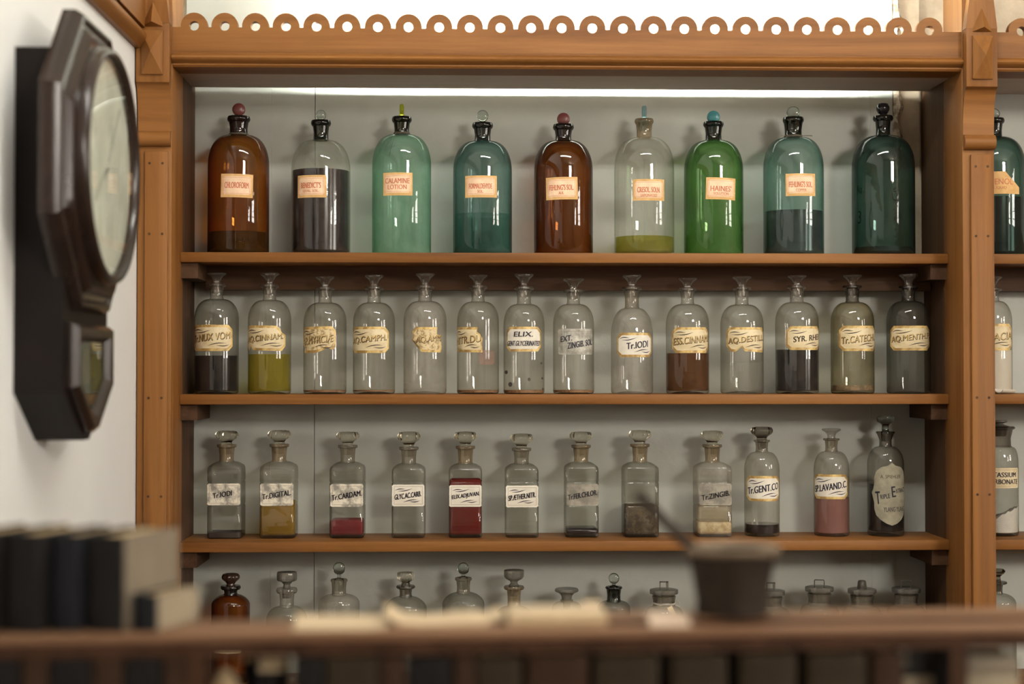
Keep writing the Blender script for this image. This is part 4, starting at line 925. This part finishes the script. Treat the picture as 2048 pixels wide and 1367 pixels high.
ctr = empty('shop_counter', tuple(CP(0, 0, 0)), rzc, 'dark wooden shop counter with a gallery shelf crossing in front of the bottles', 'counter')
box('gallery_top', amin, amax, 0, CD, ZT - .0095, ZT, M['counter'], ctr, bev=.003)
box('gallery_rail', amin, amax, .004, .016, ZT - .024, ZT - .0095, M['counter_dark'], ctr)
box('gallery_floor', amin, amax, 0, CD + .25, ZL - .025, ZL, M['counter_dark'], ctr, bev=.003)
for a in (amin, CA(390), CA(1868), amax - .02): box('upright', a, a + .018, .006, CD - .004, ZL, ZT - .0095, M['counter_dark'], ctr)
box('counter_body', amin, amax, .02, CD + .23, .08, ZL - .025, M['counter_dark'], ctr)
for k in range(4):
    a0 = amin + .04 + k * (amax - amin - .04) / 4
    bm = bbox(bmesh.new(), a0, a0 + (amax - amin - .2) / 4, .012, .02, .16, ZL - .09, .003); fin(bm, 'front_panel', M['counter'], ctr)
box('counter_plinth', amin, amax, .05, CD + .2, 0, .08, M['counter_dark'], ctr)

# thin board lying along the back of the gallery top
a0 = CA(1175, .07); tb = box('batten_board', 0, amax - a0 - .02, 0, .058, 0, .006, M['counter'], None, bev=.002, loc=CP(a0, .028, ZT), rot=(0, 0, rzc))
fin(bbox(bmesh.new(), 0, amax - a0 - .02, -.003, 0, 0, .0052, .001), 'edge_shade', M['counter_dark'], tb)  # dark strip: shade on the board's front face, put into the wood colour
tag(tb, 'long thin wooden board lying along the back of the counter under the mortar', 'board')
ZB = ZT + .006

# mortar and pestle
mc = CP(CA(1464, .062, 1200), .062, ZB)
ms = SC(1464, 1200, mc.y); zr = CZP(1464, 1092, .062) - ZB
IRON = plain('dark_iron', (0.022, 0.015, 0.010), 0.65, spec=.2, noise=0.35, nscale=30, bump=.1)
RIM = plain('lit_bronze_rim', (0.17, 0.125, 0.08), 0.45, metal=0.2, noise=0.2, nscale=40)  # paler than the bowl: light from above on the lip, painted in
mor = empty('mortar', tuple(mc), 0, 'dark metal mortar with flared rim standing on the counter board', 'mortar')
R0 = 70 * ms
fin(lathe([(R0 * .2, 0), (R0, 0), (R0 * 1.04, .004), (R0 * 1.0, .010), (R0 * 1.02, .016), (79 * ms, zr * .55), (86 * ms, zr * .88), (87 * ms, zr * .9), (78 * ms, zr * .9), (72 * ms, zr * .5), (55 * ms, .014), (.001, .010)], 48), 'bowl', IRON, mor, smooth=40)
fin(lathe([(86 * ms, zr * .885), (97 * ms, zr * .93), (99 * ms, zr * .97), (97 * ms, zr), (86 * ms, zr), (78 * ms, zr * .96), (78 * ms, zr * .885)], 48), 'rim', RIM, mor, smooth=40)
tip = CP(CA(1272, .062, 985), .062, CZP(1272, 985, .062)); low_ = mc + Vector((.004, 0, .0235))
rim_ = CP(CA(1380, .105, 1090), .105, CZP(1380, 1090, .062))
d_ = (tip - low_); pts = [low_ + d_ * t for t in (0, .06, .14, .2, .5, .9, .97, 1.0)]
o = fin(tube([p - low_ for p in pts], [.006, .0105, .0105, .0075, .0066, .0058, .006, .003], 14), 'pestle', plain('dark_iron_pestle', (0.028, 0.019, 0.013), 0.6, spec=.2, noise=.25, nscale=30), None, loc=low_, smooth=50)
tag(o, 'slim dark metal pestle leaning out of the mortar', 'pestle')

# books standing on the counter
def book(a, b, z, t, h, d, rz, cover, label, group=None, spine_bands=(), name='book', pagemat=None):
    root = empty(name, tuple(CP(a, b, z)), rzc + rz, label, 'book', group)
    e = .0022
    bm = bmesh.new()
    bbox(bm, 0, e, 0, d, 0, h, .0006); bbox(bm, t - e, t, 0, d, 0, h, .0006)
    fin(bm, 'cover', cover, root, smooth=40)
    n = 10; rings = []
    for zz_ in (0, h):
        rings.append([(t / 2 - t / 2 * math.cos(PI * k / (n - 1)), -.004 * math.sin(PI * k / (n - 1)), zz_) for k in range(n)] + [(t - .0005, .0025, zz_), (.0005, .0025, zz_)])
    sp_ = fin(ring_loft(rings), 'spine', cover, root, smooth=40)
    for f in spine_bands:
        rings = [[(t / 2 - (t / 2 + .0004) * math.cos(PI * k / (n - 1)), -.0012 - .0045 * math.sin(PI * k / (n - 1)), h * f + q) for k in range(n)] + [(t, .001, h * f + q), (0, .001, h * f + q)] for q in (-.0015, .0015)]
        fin(ring_loft(rings), 'spine_band', cover, sp_, smooth=40)
    box('pages', e, t - e, .0026, d - .004, .003, h - .003, pagemat or PAGES, root)
    return root
PAGES = plain('yellowed_pages', (0.40, 0.29, 0.15), 0.8, noise=0.12, nscale=90)
PALE = plain('grey_buff_cover', (0.19, 0.155, 0.11), 0.7, noise=0.12, nscale=25)
CREAMC = plain('cream_paper_cover', (0.29, 0.24, 0.165), 0.7, noise=0.1, nscale=25)
BLK = plain('black_cloth', (0.008, 0.007, 0.007), 0.8, spec=.2, noise=0.25, nscale=30)
INDIGO = plain('indigo_cloth', (0.009, 0.010, 0.013), 0.8, spec=.2, noise=0.2, nscale=30)
BRN = plain('brown_leather', (0.034, 0.017, 0.009), 0.7, spec=.15, noise=0.25, nscale=20)
OLV = plain('olive_brown_leather', (0.026, 0.017, 0.008), 0.65, spec=.2, noise=0.25, nscale=20)
PH = .40
def spinebook(p0, p1, ytop, b, d, cover, label, side=None, bands=(.2, .8), rz=PH, group='old books standing on the counter'):
    a0, a1 = CA(p0, b), CA(p1, b)
    r = book(a0, b, ZT, (a1 - a0) * .93, CZP((p0 + p1) / 2, ytop, b) - ZT, d, -rz, cover, label, group, bands)
    if side is not None:
        t = (a1 - a0) * .93; h = CZP((p0 + p1) / 2, ytop, b) - ZT
        box('side_board', t, t + .0008, .004, d - .001, .001, h - .001, side, r)
    return r
spinebook(-75, 4, 1062, .030, .10, BLK, 'black book at the far left end of the counter row')
spinebook(10, 96, 1064, .030, .105, BLK, 'thick black book next to the left end of the counter row')
spinebook(103, 167, 1066, .030, .10, INDIGO, 'narrow black book between two thicker books on the counter')
spinebook(175, 262, 1068, .030, .108, BLK, 'thick black book with pale buff side next to the small indigo book', PALE)
spinebook(266, 322, 1186, .026, .085, INDIGO, 'short indigo book with cream side at the end of the counter row', CREAMC, ())

# papers on the counter
PAP = plain('cream_paper', (0.50, 0.39, 0.25), 0.75, noise=0.08, nscale=30)
PAP2 = plain('buff_paper', (0.42, 0.31, 0.18), 0.75, noise=0.08, nscale=30)
PAP3 = plain('pinkish_paper', (0.46, 0.35, 0.26), 0.75, noise=0.06, nscale=30)
def sheet(name, p0, p1, b0, b1, zf, mat, label, th=.0012, nu=16, nv=10, z=ZT, cat='paper', group=None):
    a0, a1 = CA(p0, (b0 + b1) / 2), CA(p1, (b0 + b1) / 2)
    bm = bmesh.new(); T = []; Bm = []
    for i in range(nu + 1):
        for j in range(nv + 1):
            u, v = i / nu, j / nv; zz_ = zf(u, v)
            T.append(bm.verts.new(((a1 - a0) * u, (b1 - b0) * v, zz_ + th))); Bm.append(bm.verts.new(((a1 - a0) * u, (b1 - b0) * v, zz_)))
    q = lambda i, j: i * (nv + 1) + j
    for i in range(nu):
        for j in range(nv):
            bm.faces.new((T[q(i, j)], T[q(i + 1, j)], T[q(i + 1, j + 1)], T[q(i, j + 1)])); bm.faces.new((Bm[q(i, j)], Bm[q(i, j + 1)], Bm[q(i + 1, j + 1)], Bm[q(i + 1, j)]))
    for i in range(nu):
        for j in (0, nv): bm.faces.new((T[q(i, j)], T[q(i + 1, j)], Bm[q(i + 1, j)], Bm[q(i, j)]))
    for j in range(nv):
        for i in (0, nu): bm.faces.new((T[q(i, j)], T[q(i, j + 1)], Bm[q(i, j + 1)], Bm[q(i, j)]))
    o = fin(bm, name, mat, None, loc=CP(a0, b0, z), rot=(0, 0, rzc), smooth=60)
    return tag(o, label, cat, group)
sheet('loose_paper', 590, 775, .012, .08, lambda u, v: .0002 + .005 * v * v * (1 - .3 * u) + .006 * max(0, u - .8) + .01 * max(0, .15 - u) * v, PAP, 'cream sheet of paper curling up at its back edge beside the small books')
sheet('curled_paper', 772, 1005, .035, .085, lambda u, v: .0002 + .0095 * math.sin(PI * min(1, v * 1.0)) ** .6 * (.8 + .2 * math.cos(9 * u)) + (.010 * max(0, .12 - u) / .12) + (.006 if u > .93 else 0), PAP, 'arched cream paper with raised corners on the counter beside the packet', th=.0018)
# folded paper packet
a0, a1 = CA(1008, .1), CA(1198, .1)
pk = empty('paper_packet', tuple(CP(a0, .025, ZT)), rzc, 'flat buff folded paper packet between the curled paper and the mortar', 'packet')
L_ = a1 - a0; h_ = CZP(1100, 1215, .07) - ZT
fin(prism([(0, 0), (.058, 0), (.060, h_ * .55), (.055, h_ * .96), (.03, h_), (.004, h_ * .9), (-.002, h_ * .5)], 0, L_, 'x'), 'packet_body', PAP2, pk, smooth=30)
fin(prism([(0.002, h_ * .9), (.055, h_ * .965), (.050, h_ + .002), (.03, h_ + .0035), (.004, h_ + .001)], L_ * .02, L_ * .97, 'x'), 'flap', PAP, pk, smooth=30)
fin(prism([(0.04, h_), (.056, h_), (.055, h_ + .006), (.050, h_ + .0065)], L_ * .8, L_ * .98, 'x'), 'turned_corner', PAP, pk)
sheet('limp_paper', 1292, 1372, .008, .07, lambda u, v: .0003 + .0075 * min(1, max(0, (v - .05) / .24)), PAP3, 'small pinkish paper drooping over the board edge left of the mortar', z=ZT, nv=16)

# row of books and odds and ends under the gallery top
UG = 'old books stored under the counter top'
def under(p0, p1, cover, label, ytop=1306, rz=0.0, b=.012, d=.12):
    a0, a1 = CA(p0, b, 1340), CA(p1, b, 1340); t = a1 - a0
    h = min(CZP((p0 + p1) / 2, ytop, b), ZT - .0115) - ZL
    return book(a0, b, ZL, t, h, d, rz, cover, label, UG, (.15, .9))
LB, LBR, LO = 'black book standing in the row under the counter top', 'brown leather book standing in the row under the counter top', 'olive-brown leather book standing in the row under the counter top'
for p0, p1, c, l, yt in ((-35, 40, BLK, LB, 1312), (44, 98, BRN, LBR, 1302), (101, 183, BLK, LB, 1310), (186, 247, BRN, LBR, 1302), (250, 324, BLK, LB, 1310), (327, 378, BRN, LBR, 1304),
                         (590, 648, BLK, LB, 1312), (652, 757, OLV, LO, 1312), (760, 812, BRN, LBR, 1312), (815, 902, BLK, LB, 1314), (906, 950, BRN, LBR, 1310), (953, 1042, OLV, LO, 1316), (1054, 1176, BRN, LBR, 1310),
                         (1190, 1316, OLV, LO, 1312), (1344, 1452, OLV, LO, 1310), (1482, 1592, OLV, LO, 1306), (1616, 1732, OLV, LO, 1306), (1746, 1806, BRN, LBR, 1304), (1890, 1922, BLK, LB, 1300)):
    under(p0, p1, c, l, yt)
def lump(p, b, rx, rz_, mat, name, label, seed, cat='paper', z=ZL):
    bm = bmesh.new(); bmesh.ops.create_icosphere(bm, subdivisions=3, radius=1); rnd = random.Random(seed)
    dirs = [Vector((rnd.uniform(-1, 1), rnd.uniform(-1, 1), rnd.uniform(-1, 1))).normalized() for _ in range(9)]
    for v in bm.verts:
        f = 1 - .16 * sum(max(0, v.co.normalized().dot(q)) ** 6 for q in dirs); v.co = (v.co.x * rx * f, v.co.y * .035 * f, rz_ + v.co.z * rz_ * f)
    zm = min(v.co.z for v in bm.verts)
    for v in bm.verts: v.co.z -= zm
    o = fin(bm, name, mat, None, loc=CP(CA(p, b, 1340), b, z), rot=(0, 0, rzc), smooth=35); return tag(o, label, cat)
lump(446, .055, .030, (CZP(436, 1318, .05) - ZL) / 2, PAP2, 'paper_bag', 'crumpled buff paper bag under the counter top beside brown books', 3, 'paper bag')
def card(p0, p1, y0, y1, b, mat, name, label, lean=.0):
    a0, a1 = CA(p0, b, 1330), CA(p1, b, 1330); z1, z0 = CZP(p0, y0, b), CZP(p0, y1, b)
    root = empty(name, tuple(CP((a0 + a1) / 2, b, ZL)), rzc, label, 'box'); w_ = (a1 - a0) / 2
    box('box_body', -w_, w_, 0, .05, 0, z1 - ZL, BLK if mat is not None else PAP2, root, bev=.001)
    box('box_label', -w_ * .96, w_ * .96, -.0008, 0, max(.001, z0 - ZL), z1 - ZL - .001, mat, root)
    return root
card(517, 572, 1304, 1342, .05, PAP, 'card_box', 'dark box with a square cream label under the counter top')
card(486, 512, 1300, 1322, .075, PAP2, 'card_box', 'narrow dark box with a small buff label beside the crumpled bag')
card(1806, 1866, 1350, 1390, .05, CREAMC, 'card_box', 'low box with a buff label beside the counter upright')
a0, a1 = CA(1922, .03, 1340), CA(2034, .03, 1340)
hs = CZP(1975, 1312, .03) - ZL
st_ = 9
for k in range(st_):
    j = random.uniform(-.002, .002)
    o = box('paper_bundle', 0, a1 - a0, 0, .10, 0, hs / st_ - .0004, CREAMC if k % 2 else PALE, None, bev=.002, loc=CP(a0 + j, .025 + j, ZL + k * hs / st_), rot=(0, 0, rzc + j * 5))
    tag(o, 'flat bundle of cream papers in the stack under the counter top', 'papers', 'stack of paper bundles under the counter')
